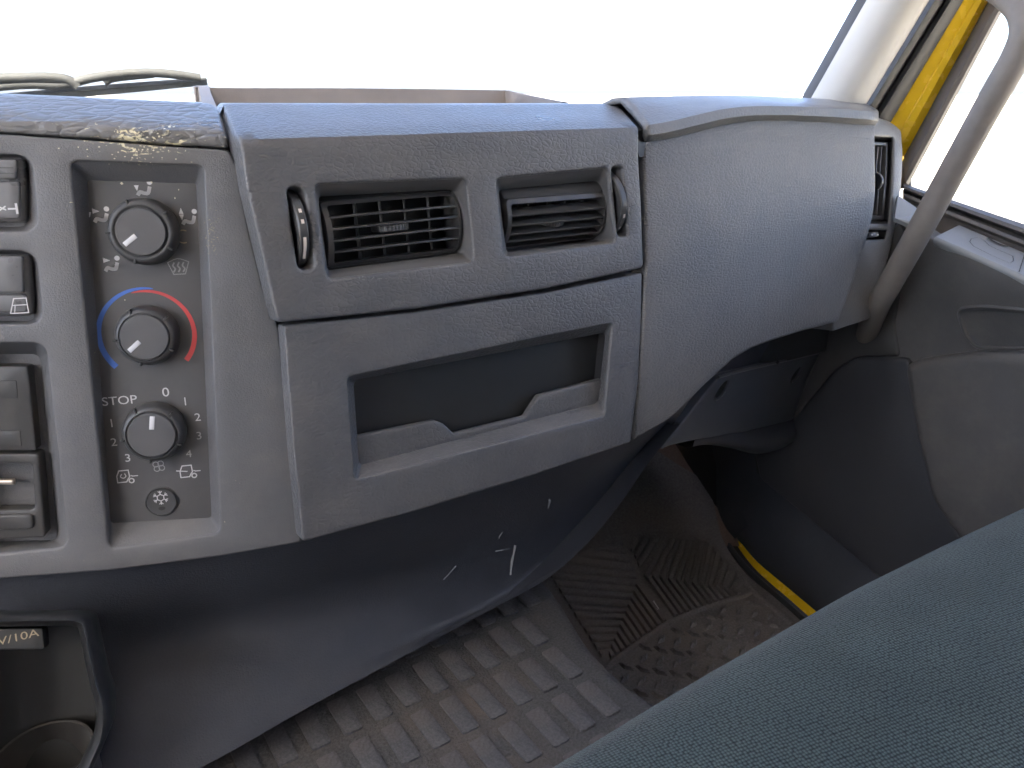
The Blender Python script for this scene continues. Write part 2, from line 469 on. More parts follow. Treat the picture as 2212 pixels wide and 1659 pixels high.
M['blue'] = plain('blue print', (.06, .15, .50), rough=.6, var=.03)
M['red'] = plain('red print', (.52, .06, .06), rough=.6, var=.03)
M['switch'] = plain('smooth grey switch plastic', (.11, .108, .11), rough=.3)
M['metal'] = plain('pale brushed metal', (.75, .66, .58), rough=.3, metal=.8)
M['chipw'] = plain('chipped cream paint', (.62, .56, .42), rough=.7)
M['scuff'] = plain('pale scuff', (.20, .21, .23), rough=.8)

# ------------------------------------------------------------------ outside
def flat_box(name, x0, x1, y0, y1, z0, z1, mat, parent=None, bev=0.0):
    return frame_box(name, (0, 0, 0), np.array((1., 0, 0)), np.array((0, 1., 0)), np.array((0, 0, 1.)), x0, x1, y0, y1, z0, z1, mat, parent, bev)
M['ground'] = plain('pale dusty concrete', (.54, .48, .40), rough=.9, nscale=1.5, var=.15)
gverts = [(-600, -600, -1.25), (600, -600, -1.25), (600, 600, -1.25), (-600, 600, -1.25)]
struct(mesh_obj('ground', gverts, [(0, 1, 2, 3)], M['ground'], None, None))

# ------------------------------------------------------------------ cab shell
M['trimbeige'] = plain('warm grey cab lining', (.50, .46, .42), rough=.8, nscale=30)
M['wall'] = plain('warm beige cab wall', (.44, .40, .36), rough=.85, nscale=25)
M['yellow'] = plain('yellow body paint', (.78, .50, .02), rough=.25, spec=.6, var=.03)
M['seal'] = plain('black rubber seal', (.035, .035, .034), rough=.6)
M['carpet'] = plain('dark floor carpet', (.05, .045, .042), rough=.95, nscale=300, bump=.6)
struct(flat_box('cab_roof', -.93, 1.20, -.80, .40, 1.72, 1.76, M['trimbeige'], None, .01))
struct(flat_box('cab_rear_wall', -.85, 1.16, -.80, -.75, -.05, 1.76, M['wall'], None, .004))
struct(flat_box('cab_floor', -.85, 1.16, -.745, 1.40, -.06, -.012, M['carpet'], None))
struct(flat_box('front_bulkhead', -.85, 1.15, 1.30, 1.34, -.01, .80, M['carpet'], None))
# driver side wall with its window opening
dw = thing('driver_door', (-.85, .2, 0), 'driver side door with window, opposite the passenger door', 'door')
flat_box('panel', -.90, -.852, -.745, 1.25, -.05, .72, M['wall'], dw, .004)
flat_box('window_frame', -.90, -.852, -.745, -.30, .722, 1.715, M['trimbeige'], dw, .004)
flat_box('window_frame', -.90, -.852, -.298, .75, 1.45, 1.715, M['trimbeige'], dw, .004)  # unseen header, made deep to keep direct sun off the passenger side
M['glass'] = glass('clear glass')
flat_box('glass', -.878, -.874, -.298, 1.0, .722, 1.448, M['glass'], dw)
M['tan'] = plain('tan fill seat cover', (.40, .36, .32), rough=.9, nscale=50)  # unseen seat added here; tan chosen so it bounces warm fill
ds = thing('driver_seat_fill', (-.42, 0, 0), 'unseen driver seat, its tan cover added as warm bounce fill', 'seat')
flat_box('cushion', -.68, -.17, -.32, .20, .30, .48, M['tan'], ds, .04)
flat_box('backrest', -.66, -.19, -.48, -.33, .40, 1.10, M['tan'], ds, .05)
flat_box('base', -.60, -.25, -.28, .15, -.01, .298, M['seal'], ds, .01)

struct(flat_box('dash_core', -.845, 1.085, .72, 1.29, .47, .76, M['seal'], None))
struct(flat_box('cowl_side_wall', 1.125, 1.16, .66, 1.295, -.05, .69, M['seal'], None))
# windscreen: slightly bowed raked pane
def ws(x, t):
    bow = .30 * (abs(x - .15) / .85) ** 2.2
    return np.array((x, lerp(1.12, .55, t) - bow * (1 - .5 * t), lerp(.74, 1.72, t)))
rows = [[ws(x, t) for x in np.linspace(-.80, .98, 25)] for t in np.linspace(0, 1, 9)]
wso = grid('windscreen', rows, M['glass'], None, 60); wso.modifiers.new('solid', 'SOLIDIFY').thickness = .005
tag(wso, 'wide raked glass windscreen above the dashboard', 'windscreen')
struct(flat_box('windscreen_header', -.82, 1.02, .36, .54, 1.67, 1.715, M['trimbeige'], None, .01))

# ------------------------------------------------------------------ dashboard
dash = thing('dashboard', (.45, .75, 0), 'long dark grey grained plastic dashboard below the windscreen', 'dashboard')
EDGE_BOT = [(-90, 1262), (0, 1250), (240, 1232), (480, 1202), (650, 1172)]

# backing behind all the seams
_bk = [VENT.P(a, b, .034) for a, b in VENT.hits([(600, 705), (1400, 600), (1390, 935), (652, 1130)])]
mesh_obj('backing', _bk, [(0, 1, 2, 3)], M['black'], dash, None)
_bk = [VENT0.P(a, b, .05) for a, b in VENT0.hits([(515, 300), (1400, 285), (1420, 620), (605, 740)])]
mesh_obj('backing', _bk, [(0, 1, 2, 3)], M['black'], dash, None)

_bk = [VENT.P(a, b, .012) for a, b in VENT.hits([(1328, 231), (1350, 229), (1392, 280), (1402, 335), (1381, 340), (1368, 285)], .012)]
mesh_obj('backing', _bk, [(0, 1, 2, 5), (2, 3, 4, 5)], M['black'], dash, None)
# --- centre console fascia with three openings
co_out = [(512, 361), (540, 511), (580, 657), (601, 708), (614, 800), (634, 1000), (652, 1172), (480, 1202), (240, 1233), (0, 1251), (-110, 1264), (-400, 1296), (-400, 258), (-110, 279), (0, 289), (225, 305), (350, 315), (470, 322), (494, 325)]
rec_o = [(153, 347), (437, 357), (458, 608), (473, 1151), (235, 1184), (183, 814), (165, 608)]
rec_o4 = [(152, 347), (438, 358), (475, 1152), (236, 1185)]
def crect(ch, px4, rad, d=0.0, n=6): return rounded(ccw([ch.hit(u, v, d) for u, v in px4]), rad, n)
def quad_mid(p, q, t): return (lerp(p[0], q[0], t), lerp(p[1], q[1], t))
h1 = crect(CONS, rec_o4, .006)
sw1 = crect(CONS, [(-70, 334), (66, 334), (82, 500), (-70, 500)], .012)
sw2 = crect(CONS, [(-70, 542), (76, 542), (92, 700), (-70, 700)], .012)
rad4 = [(-80, 742), (97, 742), (146, 1182), (-80, 1204)]
h4 = crect(CONS, rad4, .010)
panel('fascia', CONS, rounded(CONS.hits(co_out), .003, 3), [h1, sw1, sw2, h4], M['console'], dash, r=.0022, depth=.02, step=.02)
# soft pad over the console
pad_out = [(-400, 178), (-110, 195), (0, 202), (185, 210), (440, 221), (458, 224), (472, 241), (490, 300), (492, 320), (470, 318), (350, 311), (225, 301), (0, 285), (-110, 275), (-400, 254)]
panel('soft_pad', CONS, rounded(CONS.hits(pad_out), .003, 3), [], M['pad'], dash, r=.003, depth=.03, step=.007)

# --- vent panel
vp_out = [(484, 222), (900, 224), (1327, 223), (1340, 231), (1374, 270), (1380, 330), (1387, 450), (1391, 572), (1386, 580), (1180, 624), (900, 667), (620, 696), (600, 697), (590, 657), (567, 554), (533, 404), (510, 291)]
v1r = [(681, 398), (1007, 386), (1025, 565), (709, 603)]
v2r = [(1072, 386), (1312, 363), (1330, 524), (1091, 555)]
s1r = [(619, 404), (657, 403), (681, 581), (645, 584)]
s2r = [(1321, 361), (1343, 359), (1358, 510), (1336, 512)]
hv1, hv2 = crect(VENT, v1r, .006), crect(VENT, v2r, .006)
hs1, hs2 = crect(VENT, s1r, .006), crect(VENT, s2r, .005)
panel('vent_panel', VENT, rounded(VENT.hits(vp_out), .0035, 3), [hv1, hv2, hs1, hs2], M['dash'], dash, r=.0028, depth=.034, step=.008)
# top of the dash running forward from the pads to the screen
top_px = [(-400, 180), (-110, 197), (0, 203), (185, 211), (440, 222), (474, 243), (486, 224), (900, 225), (1327, 224), (1345, 233)]
tp = [(CONS.P(*CONS.hit(u, v), .004) if u < 480 else VENT.P(*VENT.hit(u, v), .004)) for u, v in top_px]
rows = []
for k, (dy, dz) in enumerate(((0, 0), (.012, .001), (.03, -.003), (.08, -.02), (.18, -.06), (.5, -.12))):
    rows.append([p + np.array((0.0, dy, dz)) for p in tp])
grid('top_shell', rows, M['pad'], dash, 40, flip=True)

# --- storage tray on top of the dash, seen over the pad
M['tray'] = leather('brown grey tray plastic', (.19, .165, .15), cell=.003, bump=.2, rough=.55, dust=.15)
YB = .93
tf = [(462, 232), (480, 262), (900, 250), (1330, 245), (1350, 240)]
tb = [at(452, 187, Y=YB), at(473, 190, Y=YB + .01), at(800, 191, Y=YB + .015), at(1080, 195, Y=YB + .01), at(1098, 196, Y=YB)]
tl0 = at(470, 236, Y=.70); tr0 = at(1228, 221, Y=.72)
zb = .80
rim = [tl0] + [tb[0], tb[1], tb[2], tb[3], tb[4]] + [at(1150, 206, Y=.86), tr0]
rim = [np.array(p) for p in smooth_line(rim, 4)]
low = [np.array((p[0], p[1] - .012, zb)) for p in rim]
rimo = [p + np.array((0, .012, 0)) for p in rim]
rimo2 = [p + np.array((0, .014, -.07)) for p in rim]
ctr = np.mean(low, axis=0)
for lst, kx in ((low, -.006), (rimo, .008), (rimo2, .01)):
    for i, p in enumerate(lst):
        sgn = -1 if p[0] < ctr[0] - .2 else (1 if p[0] > ctr[0] + .2 else 0)
        lst[i] = p + np.array((sgn * kx, 0, 0))
grid('top_tray', [low, rim, rimo, rimo2], M['tray'], dash, 30, flip=False)

# --- drawer panel with its open pocket
dr_out = [(613, 704), (900, 674), (1180, 632), (1388, 589), (1386, 700), (1379, 829), (1363, 956), (1150, 1028), (900, 1104), (654, 1171), (636, 1000), (620, 800)]
dr_o = [(751, 815), (1323, 698), (1306, 897), (767, 1036)]
DRD = .004
hd = crect(VENT0, dr_o, .005, DRD)
panel('drawer_panel', VENT0, rounded(VENT0.hits(dr_out, DRD), .003, 3), [hd], M['dash'], dash, r=.0022, depth=.028, step=.012, d0=DRD)
# recessed surround of the pocket (drafted walls), open at the back
inner4 = [(763, 822), (1308, 718), (1291, 868), (776, 1003)]
D1 = .020
loops = [(crect(VENT0, dr_o, .005, DRD), DRD + .002), (crect(VENT0, inner4, .006, D1), D1)]
recess('pocket_surround', VENT0, loops, M['dash'], dash, cap=False)
lip = [(768, 942), (938, 908), (957, 915), (980, 936), (1133, 899), (1145, 880), (1162, 854), (1299, 818)]
low_ = [(776, 1012), (935, 964), (955, 958), (980, 950), (1133, 905), (1145, 902), (1162, 897), (1300, 858)]
lipu = VENT0.hits(lip, D1); 
low_ = [(774, 1008), (1293, 874)]
lowu = VENT0.hits(low_, D1)
panel('pocket_lip', VENT0, rounded(ccw(lipu + [lowu[1], lowu[0]]), .0018, 3), [], M['dash'], dash, r=.0022, depth=.006, d0=D1 - .0012, step=.01)
bx = crect(VENT0, [(757, 812), (1314, 700), (1296, 872), (774, 1012)], .006, D1)
loops = [(bx, D1 + .004), (bx, .15)]
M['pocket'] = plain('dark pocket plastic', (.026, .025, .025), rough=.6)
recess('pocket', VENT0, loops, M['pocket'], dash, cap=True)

# --- climate controls
CPD = .017
clim = thing('climate_control_panel', CONS.P(*CONS.hit(340, 1100), CPD), 'recessed grey climate control plate with three rotary knobs and a round button', 'control panel')
pl4 = [(188, 389), (424, 397), (457, 1118), (239, 1130)]
i1 = crect(CONS, pl4, .003, CPD)
recess('surround', CONS, [(h1, .003), (i1, CPD)], M['console'], clim, cap=False)
pg = crect(CONS, [(180, 380), (430, 390), (463, 1126), (232, 1138)], .003, CPD)
panel('face_plate', CONS, pg, [], M['plate'], clim, r=.0004, depth=.002, d0=CPD, step=.03)
ex, ey, ez = CONS.eu, CONS.ev, CONS.en
def pxr(ch, u, v, d, npx):
    a, b = ch.hit(u, v, d); p = ch.P(a, b, d); return (p - CAM) @ C_F / FOC * npx
def knob(u, v, rpx, cpx, ang, nm):
    a, b = CONS.hit(u, v, CPD); O = CONS.P(a, b, CPD); r_ = pxr(CONS, u, v, CPD, rpx); c_ = pxr(CONS, u, v, CPD, cpx)
    H = .0165
    prof = [(r_ * .97, -.001), (r_ * 1.0, .0025), (r_ * .985, .008), (r_ * .93, H - .0035), (r_ * .87, H - .0006), (r_ * .80, H), (c_ * 1.10, H - .0004), (c_ * 1.06, H - .0014), (c_ * 1.03, H - .0014)]
    k = lathe('knob', O, ex, ey, ez, prof, M['knob'], clim, 64, 50, cap=False)
    lathe('cap', O, ex, ey, ez, [(c_ * 1.03, H - .003), (c_ * 1.0, H + .0006), (c_ * .97, H + .0012), (c_ * .90, H + .0012)], M['knobcap'], k, 48, 40)
    for q in range(5):
        t = ang + R(36) + 2 * math.pi * q / 5
        tx = ex * math.cos(t) + ey * math.sin(t); ty = -ex * math.sin(t) + ey * math.cos(t)
        frame_box('notch', O + ez * (H - .003), tx, ty, ez, r_ * .84, r_ * .985, -.0007, .0007, -.003, .0031, M['black'], k, .0003)
    tx = ex * math.cos(ang) + ey * math.sin(ang); ty = -ex * math.sin(ang) + ey * math.cos(ang)
    frame_box('pointer', O + ez * (H + .0012), tx, ty, ez, c_ * .27, c_ * .88, -c_ * .105, c_ * .105, -.0005, .0005, M['white'], k, .0003)
    return k
knob(315, 500, 71, 49, math.atan2(-32, -44) , 0)['label'] = 'air direction knob at the top of the plate'
knob(322, 722, 64, 48, math.atan2(-36, -44), 1)['label'] = 'temperature knob inside the blue and red arc'
knob(337, 928, 64, 47, R(80), 2)['label'] = 'fan speed knob with upright pointer'
# temperature arcs: tapered bands
def band(cu, cv, rr, a0, a1, w0, w1, n=40, wmid=None):
    ca, cb = CONS.hit(cu, cv, CPD); rm = pxr(CONS, cu, cv, CPD, rr); out = []
    for i in range(n):
        t0, t1 = i / n, (i + 1) / n
        A0, A1 = lerp(a0, a1, t0), lerp(a0, a1, t1)
        W0, W1 = lerp(w0, w1, t0 ** .45), lerp(w0, w1, t1 ** .45)
        f0, f1 = W0 * rm / 2, W1 * rm / 2
        q = [(rm + f0, A0), (rm - f0, A0), (rm - f1, A1), (rm + f1, A1)]
        out.append([(ca + r_ * math.cos(a), cb + r_ * math.sin(a)) for r_, a in q])
    return out
PD = CPD - .0003
print_polys('blue_scale', CONS, band(322, 722, 99, R(78), R(222), .012, .125), PD, M['blue'], clim)
print_polys('red_scale', CONS, band(321, 722, 93, R(104), R(-42), .012, .115), PD - .0001, M['red'], clim)
def cp(u, v): return CONS.hit(u, v, PD)
mm = .001
for s_, u, v, sz, mt in (('STOP', 258, 866, .0098, 'white'), ('0', 358, 848, .0105, 'white'), ('1', 400, 867, .0092, 'white'), ('2', 427, 902, .0092, 'white'), ('3', 430, 942, .0092, 'faint'), ('4', 408, 981, .0088, 'faint'),
                         ('1', 241, 914, .0092, 'white'), ('2', 246, 956, .0092, 'white'), ('3', 276, 990, .0092, 'white')):
    if s_ == '1':
        print_polys('marking', CONS, place(stroke([(0, -.33), (0, .33)], .10), cp(u, v), sz), PD, M[mt], clim)
    else:
        text('marking', CONS, s_, cp(u, v), sz, PD, M[mt], clim, stretch=1.12)
# seated figure with airflow arrowheads
def figure(arrows):
    P = [circ((.66, .62), .25, 12)]
    P += stroke(smooth_line([(-.5, -.52), (-.3, -.3), (.1, -.42), (.42, -.38), (.60, .10)], 5), .34)
    for k in arrows:
        if k == 'down': P.append([(-.80, .36), (-.36, .36), (-.56, -.22)])
        if k == 'right': P.append([(-.62, .72), (.02, .42), (-.62, .22)])
        if k == 'up': P.append([(-.80, .42), (-.36, .42), (-.56, 1.02)])
        if k == 'leftdown': P.append([(-1.18, .36), (-.74, .36), (-.94, -.14)])
    return P
for u, v, ar, sc_ in ((309, 408, ('down',), 1), (216, 466, ('right', 'leftdown'), 1), (239, 572, ('right',), 1), (406, 471, ('up', 'down'), 1)):
    print_polys('symbol', CONS, place(figure(ar), cp(u, v), .0078), PD, M['white'], clim)
# worn figure and screen demister symbols
print_polys('symbol', CONS, place(stroke(circ((0, 0), .8, 12, R(60), R(290)), .14), cp(396, 511), .0062), PD, M['wornp'], clim)
dem = stroke([(-1, .45), (-.55, -.75), (.55, -.75), (1, .45)], .09) + stroke(smooth_line([(-1, .45), (0, .8), (1, .45)], 5), .09)
for x in (-.45, 0, .45): dem += stroke(smooth_line([(x - .06, -.5), (x + .1, -.2), (x - .08, .1), (x + .06, .4)], 4), .15)
print_polys('symbol', CONS, place(dem, cp(386, 576), .0078), PD, M['faint'], clim)
# fan, two cab outlines
fan = []
for k in range(4):
    a = R(45 + 90 * k)
    fan += stroke([(x * math.cos(a) - y * math.sin(a), x * math.sin(a) + y * math.cos(a)) for x, y in circ((.5, .06), .40, 12)], .13, True)
print_polys('symbol', CONS, place(fan, cp(343, 1007), .0054), PD, M['faint'], clim)
def cab_icon(fresh):
    s_ = stroke([(-1, -.7), (-1, .1), (-.7, .75), (.35, .75), (.4, -.1), (.2, -.35), (.0, -.7)], .13, True)
    s_ += stroke(circ((.55, -.6), .27, 14), .15, True) + stroke([(.55, .05), (.75, -.05), (1.3, -.05)], .12)
    s_ += stroke([(-1.4, .2), (-.2, .0)], .12) if fresh else stroke(smooth_line([(-.45, .3), (-.6, 0), (-.3, -.2), (0, .0), (-.1, .35)], 4), .10)
    return s_
print_polys('symbol', CONS, place(cab_icon(False), cp(272, 1029), .0068), PD, M['white'], clim)
print_polys('symbol', CONS, place(cab_icon(True), cp(408, 1018), .0068), PD, M['white'], clim)
# round button with snowflake
a, b = CONS.hit(350, 1083, CPD); O = CONS.P(a, b, CPD); rb = pxr(CONS, 350, 1083, CPD, 33)
bt = lathe('button', O, ex, ey, ez, [(rb * 1.03, -.001), (rb * 1.03, .0006), (rb * .97, .0008), (rb * .965, -.0006), (rb * .94, -.0006), (rb * .93, .0012), (rb * .88, .002), (rb * .6, .0018)], M['knob'], clim, 56, 40)
sn = stroke([(math.cos(R(30 + 60 * k)) * .5, math.sin(R(30 + 60 * k)) * .5) for k in range(6)], .13, True)
for k in range(6):
    q = R(30 + 60 * k)
    def rt(x, y): return (x * math.cos(q) - y * math.sin(q), x * math.sin(q) + y * math.cos(q))
    sn += stroke([rt(.5, 0), rt(1.0, 0)], .12) + stroke([rt(.95, .25), rt(.68, 0), rt(.95, -.25)], .10)
sy = print_polys('symbol', CONS, place(sn, CONS.hit(347, 1075, CPD - .002), .0058), CPD - .0022, M['white'], clim)
print_polys('symbol', CONS, place([circ((0, 0), 1, 14, rx=1.7)], CONS.hit(350, 1098, CPD - .002), .0016), CPD - .0022, M['black'], clim)
# chips of cream paint stuck to the plate
for u, v, s_ in ((263, 396, 2.2), (258, 388, 1.8), (327, 393, 2.2), (378, 428, 1.6), (386, 410, 1.2), (231, 385, 1.3), (270, 648, 1.2)):
    a, b = CONS.hit(u, v, PD); rn = random.random() * 6
    print_polys('paint_chip', CONS, [[(a + .0004 * s_ * math.cos(rn + t) * (1.4 if i % 2 else .7), b + .0005 * s_ * math.sin(rn + t)) for i, t in enumerate(np.linspace(0, 5.2, 5))]], PD - .0002, M['chipw'], clim)

rng = random.Random(3)
def flakes(ch, cu, cv, su, sv, n, smin, smax, d):
    out = []
    for _ in range(n):
        a, b = ch.hit(cu + rng.gauss(0, su), cv + rng.gauss(0, sv), d); s_ = rng.uniform(smin, smax) * .001; a0 = rng.random() * 6; k = rng.randint(4, 6)
        out.append([(a + s_ * rng.uniform(.4, 1) * math.cos(a0 + 2 * math.pi * i / k), b + .7 * s_ * rng.uniform(.4, 1) * math.sin(a0 + 2 * math.pi * i / k)) for i in range(k)])
    return out
print_polys('paint_flakes', CONS, flakes(CONS, 458, 505, 7, 24, 60, .25, .8, -.0002), -.0004, M['wornp'], dash)
print_polys('paint_flakes', VENT, flakes(VENT, 815, 601, 30, 2.5, 24, .3, .9, -.0002), -.0004, M['faint'], dash)
print_polys('paint_flakes', CONS, flakes(CONS, 300, 328, 60, 10, 46, .3, 1.1, -.0002), -.0004, M['chipw'], dash)
print_polys('paint_flakes', CONS, flakes(CONS, 330, 296, 62, 9, 34, .3, 1.1, -.0002), -.0006, M['chipw'], dash)

# --- rocker switches
def rocker(px_hole, holep, body, split, label, icon):
    o4 = crect(CONS, body, .004, .004)
    t = thing('rocker_switch', CONS.P(*CONS.hit(30, body[2][1]), .014), label, 'switch', 'rocker switches on the console')
    i4 = crect(CONS, [(body[0][0], body[0][1] - 3), (body[1][0] + 6, body[1][1] - 3), (body[2][0] + 7, body[2][1] + 10), (body[3][0], body[3][1] + 10)], .006, .016)
    recess('surround', CONS, [(holep, .003), (i4, .016)], M['console'], t, cap=True)
    panel('housing', CONS, o4, [], M['switch'], t, r=.003, depth=.014, d0=.0045, step=.01)
    pb = [quad_mid(body[0], body[3], split), quad_mid(body[1], body[2], split)]
    x_in = 12
    up = crect(CONS, [(body[0][0], body[0][1] + 3), (body[1][0] - x_in, body[1][1] + 3), (pb[1][0] - x_in - 2, pb[1][1]), (pb[0][0], pb[0][1])], .002, .002)
    lo = crect(CONS, [(pb[0][0], pb[0][1] + 3), (pb[1][0] - x_in + 4, pb[1][1] + 3), (body[2][0] - x_in + 2, body[2][1] - 7), (body[3][0], body[3][1] - 7)], .003, .002)
    panel('rocker', CONS, up, [], M['switch'], t, r=.0012, depth=.0045, d0=.0006, step=.01)
    panel('rocker', CONS, lo, [], M['switch'], t, r=.0016, depth=.0035, d0=.0026, step=.01)
    icon(t, .0023)
def icon1(t, d):
    P = stroke([(-1.6, .4), (-.7, -.1)], .16) + stroke([(-1.6, -.3), (-.7, .3)], .16) + stroke([(-.4, 0), (.5, 0)], .2) + stroke([(.5, -.55), (.5, .55)], .26)
    print_polys('symbol', CONS, place(P, CONS.hit(26, 451, d), .0060), d, M['white'], t)
    for q in (362, 374):
        print_polys('groove', CONS, stroke([CONS.hit(-60, q, 0), CONS.hit(28, q + .5, 0)], .0007), .0002, M['black'], t)
def icon2(t, d):
    P = stroke([(-1, -.9), (-.4, .85), (.95, .85), (.95, -.9)], .11, True) + stroke([(-.6, .05), (.95, .05)], .11) + stroke([(-.55, -.85), (-.35, .05)], .09)
    print_polys('symbol', CONS, place(P, CONS.hit(40, 660, d), .0062), d, M['white'], t)
rocker(None, sw1, [(-68, 341), (49, 341), (52, 480), (-68, 480)], .33, 'grey rocker switch above the window switch, raised ribbed upper half', icon1)
rocker(None, sw2, [(-68, 550), (62, 550), (68, 683), (-68, 683)], .62, 'grey rocker switch with a white window symbol', icon2)

# --- ash tray module below the switches
ash = thing('ashtray_module', CONS.P(*CONS.hit(40, 1166), .03), 'dark ashtray module with a metal bar, in a recess left of the climate plate', 'ashtray')
i4 = crect(CONS, [(-80, 765), (86, 765), (124, 1166), (-80, 1172)], .006, .030)
recess('surround', CONS, [(h4, .003), (i4, .030)], M['console'], ash, cap=True)
up4 = crect(CONS, [(-80, 790), (62, 790), (80, 972), (-80, 972)], .002, .020)
panel('upper_plate', CONS, up4, [], M['vent'], ash, r=.0012, depth=.012, d0=.018, step=.02)
for q in ((-80, 822, 36, 860), (-80, 930, 44, 964)):
    frame_ = crect(CONS, [(q[0], q[1]), (q[2], q[1]), (q[2] + 3, q[3]), (q[0], q[3])], .001, .018)
    g = panel('ribbed_patch', CONS, frame_, [], M['knob'], ash, r=.0004, depth=.001, d0=.0174, step=.02)
lo4 = crect(CONS, [(-80, 980), (84, 980), (98, 1160), (-80, 1166)], .003, .016)
op4 = crect(CONS, [(-70, 1000), (70, 1000), (76, 1100), (-70, 1102)], .004, .016)
panel('tray_front', CONS, lo4, [op4], M['vent'], ash, r=.0012, depth=.014, hole_depth=.012, d0=.015, step=.02)
fl4 = crect(CONS, [(-70, 1112), (72, 1110), (74, 1142), (-70, 1146)], .004, .014)
panel('flap', CONS, fl4, [], M['vent'], ash, r=.0018, depth=.004, d0=.0125, step=.02)
b4 = crect(CONS, [(-70, 1036), (30, 1036), (31, 1047), (-70, 1047)], .001, .020)
panel('metal_bar', CONS, b4, [], M['metal'], ash, r=.0014, depth=.004, d0=.019, step=None)

# --- face vents
def air_vent(rim_px, hole, label, phi, wheel_px, slot_hole, inner_px, marks, vane_ang):
    c4_ = [np.array(VENT.hit(u, v)) for u, v in rim_px]
    cen = sum(c4_) / 4
    t = thing('air_vent', VENT.P(cen[0], cen[1], .03), label, 'air vent', 'face vents in the dashboard')
    inn = crect(VENT, inner_px, .004, .016)
    recess('surround', VENT, [(hole, .003), (inn, .016), (inn, .055)], M['inner'], t, cap=True)
    ii = np.array(inn); x0, x1 = ii[:, 0].min() + .0045, ii[:, 0].max() - .0045; y0, y1 = ii[:, 1].min(), ii[:, 1].max()
    # follow the slant of the opening along the panel
    qa, qb = [np.array(VENT.hit(u, v, .016)) for u, v in (inner_px[3], inner_px[2])]
    sl_ = (qb[1] - qa[1]) / (qb[0] - qa[0])
    qc = np.array(VENT.hit(*inner_px[0], .016)); lean = (qc[0] - qa[0]) / (qc[1] - qa[1])
    cx = (ii[:, 0].mean(), ii[:, 1].mean()); hb = np.linalg.norm(qc - qa) / 2 * .97
    eu = VENT.eu + VENT.ev * sl_; eu = eu / np.linalg.norm(eu)
    ev = VENT.ev + VENT.eu * lean; ev = ev - eu * (ev @ eu); ev /= np.linalg.norm(ev)
    en = np.cross(eu, ev)
    hw = np.linalg.norm(np.array(VENT.hit(*inner_px[2], .016)) - qa) / 2 - .002
    O = VENT.P(cx[0], cx[1], .016 + hb * .55)
    # drum turned by phi about its long axis
    ev2 = ev * math.cos(phi) + en * math.sin(phi); en2 = -ev * math.sin(phi) + en * math.cos(phi)
    Rd = hb * 1.18
    def dp(x, y, dz=0.0):
        z = math.sqrt(max(1e-9, Rd * Rd - y * y)) - hb * .42
        return O + eu * x + ev2 * y + en2 * (z + dz)
    fh = hb * .93; sb = hw * .085; tb_ = hb * .13
    # frame: ring following the drum
    yo = [(-hw, -fh), (hw, -fh), (hw, fh), (-hw, fh)]; yi = [(-hw + sb, -fh + tb_), (hw - sb * .55, -fh + tb_), (hw - sb * .55, fh - tb_), (-hw + sb, fh - tb_)]
    po, pi_ = dense(rounded(yo, .005, 4), .004), None
    def resamp(poly, n):
        P = np.array(poly + [poly[0]]); s_ = np.r_[0, np.cumsum(np.linalg.norm(np.diff(P, axis=0), axis=1))]; q = np.linspace(0, s_[-1], n, endpoint=False)
        return [(np.interp(x, s_, P[:, 0]), np.interp(x, s_, P[:, 1])) for x in q]
    po = resamp(rounded(yo, .005, 6), 120); pi_ = resamp(rounded(yi, .002, 6), 120)
    rg = [[dp(x, y, -.02) for x, y in po], [dp(x, y, -.0015) for x, y in po], [dp(x * .992, y * .985, 0) for x, y in po], [dp(x, y, 0) for x, y in pi_], [dp(x, y, -.012) for x, y in pi_]]
    loft('frame', rg, M['vent'], t, smooth=30)
    # drum skin above and below the face (seen when the drum is turned)
    for sgn in (1, -1):
        rows_ = []
        for k in range(7):
            a_ = math.asin(min(1, fh / Rd)) + R(k * 11)
            rows_.append([O + eu * x + ev2 * (sgn * Rd * math.sin(a_)) + en2 * (Rd * math.cos(a_) - hb * .42 - .0012) for x in np.linspace(-hw, hw, 6)])
        grid('drum_skin', rows_, M['vent'], t, 40, flip=(sgn < 0))
    for k in range(1, 5):
        y = lerp(-fh + tb_, fh - tb_, k / 5)
        z1 = math.sqrt(Rd * Rd - y * y) - hb * .42
        s_ = frame_box('slat', O, eu, ev2, en2, -hw + sb * .9, hw - sb * .5, y - .0009, y + .0009, z1 - .015, z1 + .0004, M['vent'], t, .0005)
    for k in range(4):
        x = lerp(-hw + sb, hw - sb, (k + 1.4) / 4.9)
        va = R(vane_ang)
        e1 = eu * math.cos(va) + en2 * math.sin(va); e3 = -eu * math.sin(va) + en2 * math.cos(va)
        frame_box('vane', O + eu * x + en2 * (hb * .1 - .012), e1, ev2, e3, -.0009, .0009, -fh * .88, fh * .88, -.012, .012, M['vent'], t, .0004)
    # ribbed thumb tab between the middle slats
    tabc = O + eu * 0.0 + en2 * (Rd - hb * .42 - .017)
    tb2 = lathe('thumb_tab', tabc - ev2 * .0022, eu, en2, ev2, [(hb * .52, 0), (hb * .55, .0008), (hb * .55, .0050), (hb * .52, .0058)], M['vent'], t, 30, 40)
    for k in range(11):
        a_ = lerp(R(35), R(145), k / 10)
        ra = eu * math.cos(a_) + en2 * math.sin(a_); ta = -eu * math.sin(a_) + en2 * math.cos(a_)
        frame_box('rib', tabc, ra, ta, ev2, hb * .545, hb * .57, -.0006, .0006, -.0018, .0032, M['inner'], tb2, 0)
    # shut-off wheel in its slot
    sc4 = [np.array(VENT.hit(u, v)) for u, v in wheel_px]; sc = sum(sc4) / 4
    hh = np.linalg.norm((sc4[0] + sc4[1]) / 2 - (sc4[2] + sc4[3]) / 2) / 2; wwid = np.linalg.norm(sc4[1] - sc4[0]) / 2
    si = offset(slot_hole, .0012)
    recess('wheel_slot', VENT, [(slot_hole, .003), (si, .012), (si, .05)], M['inner'], t, cap=True)
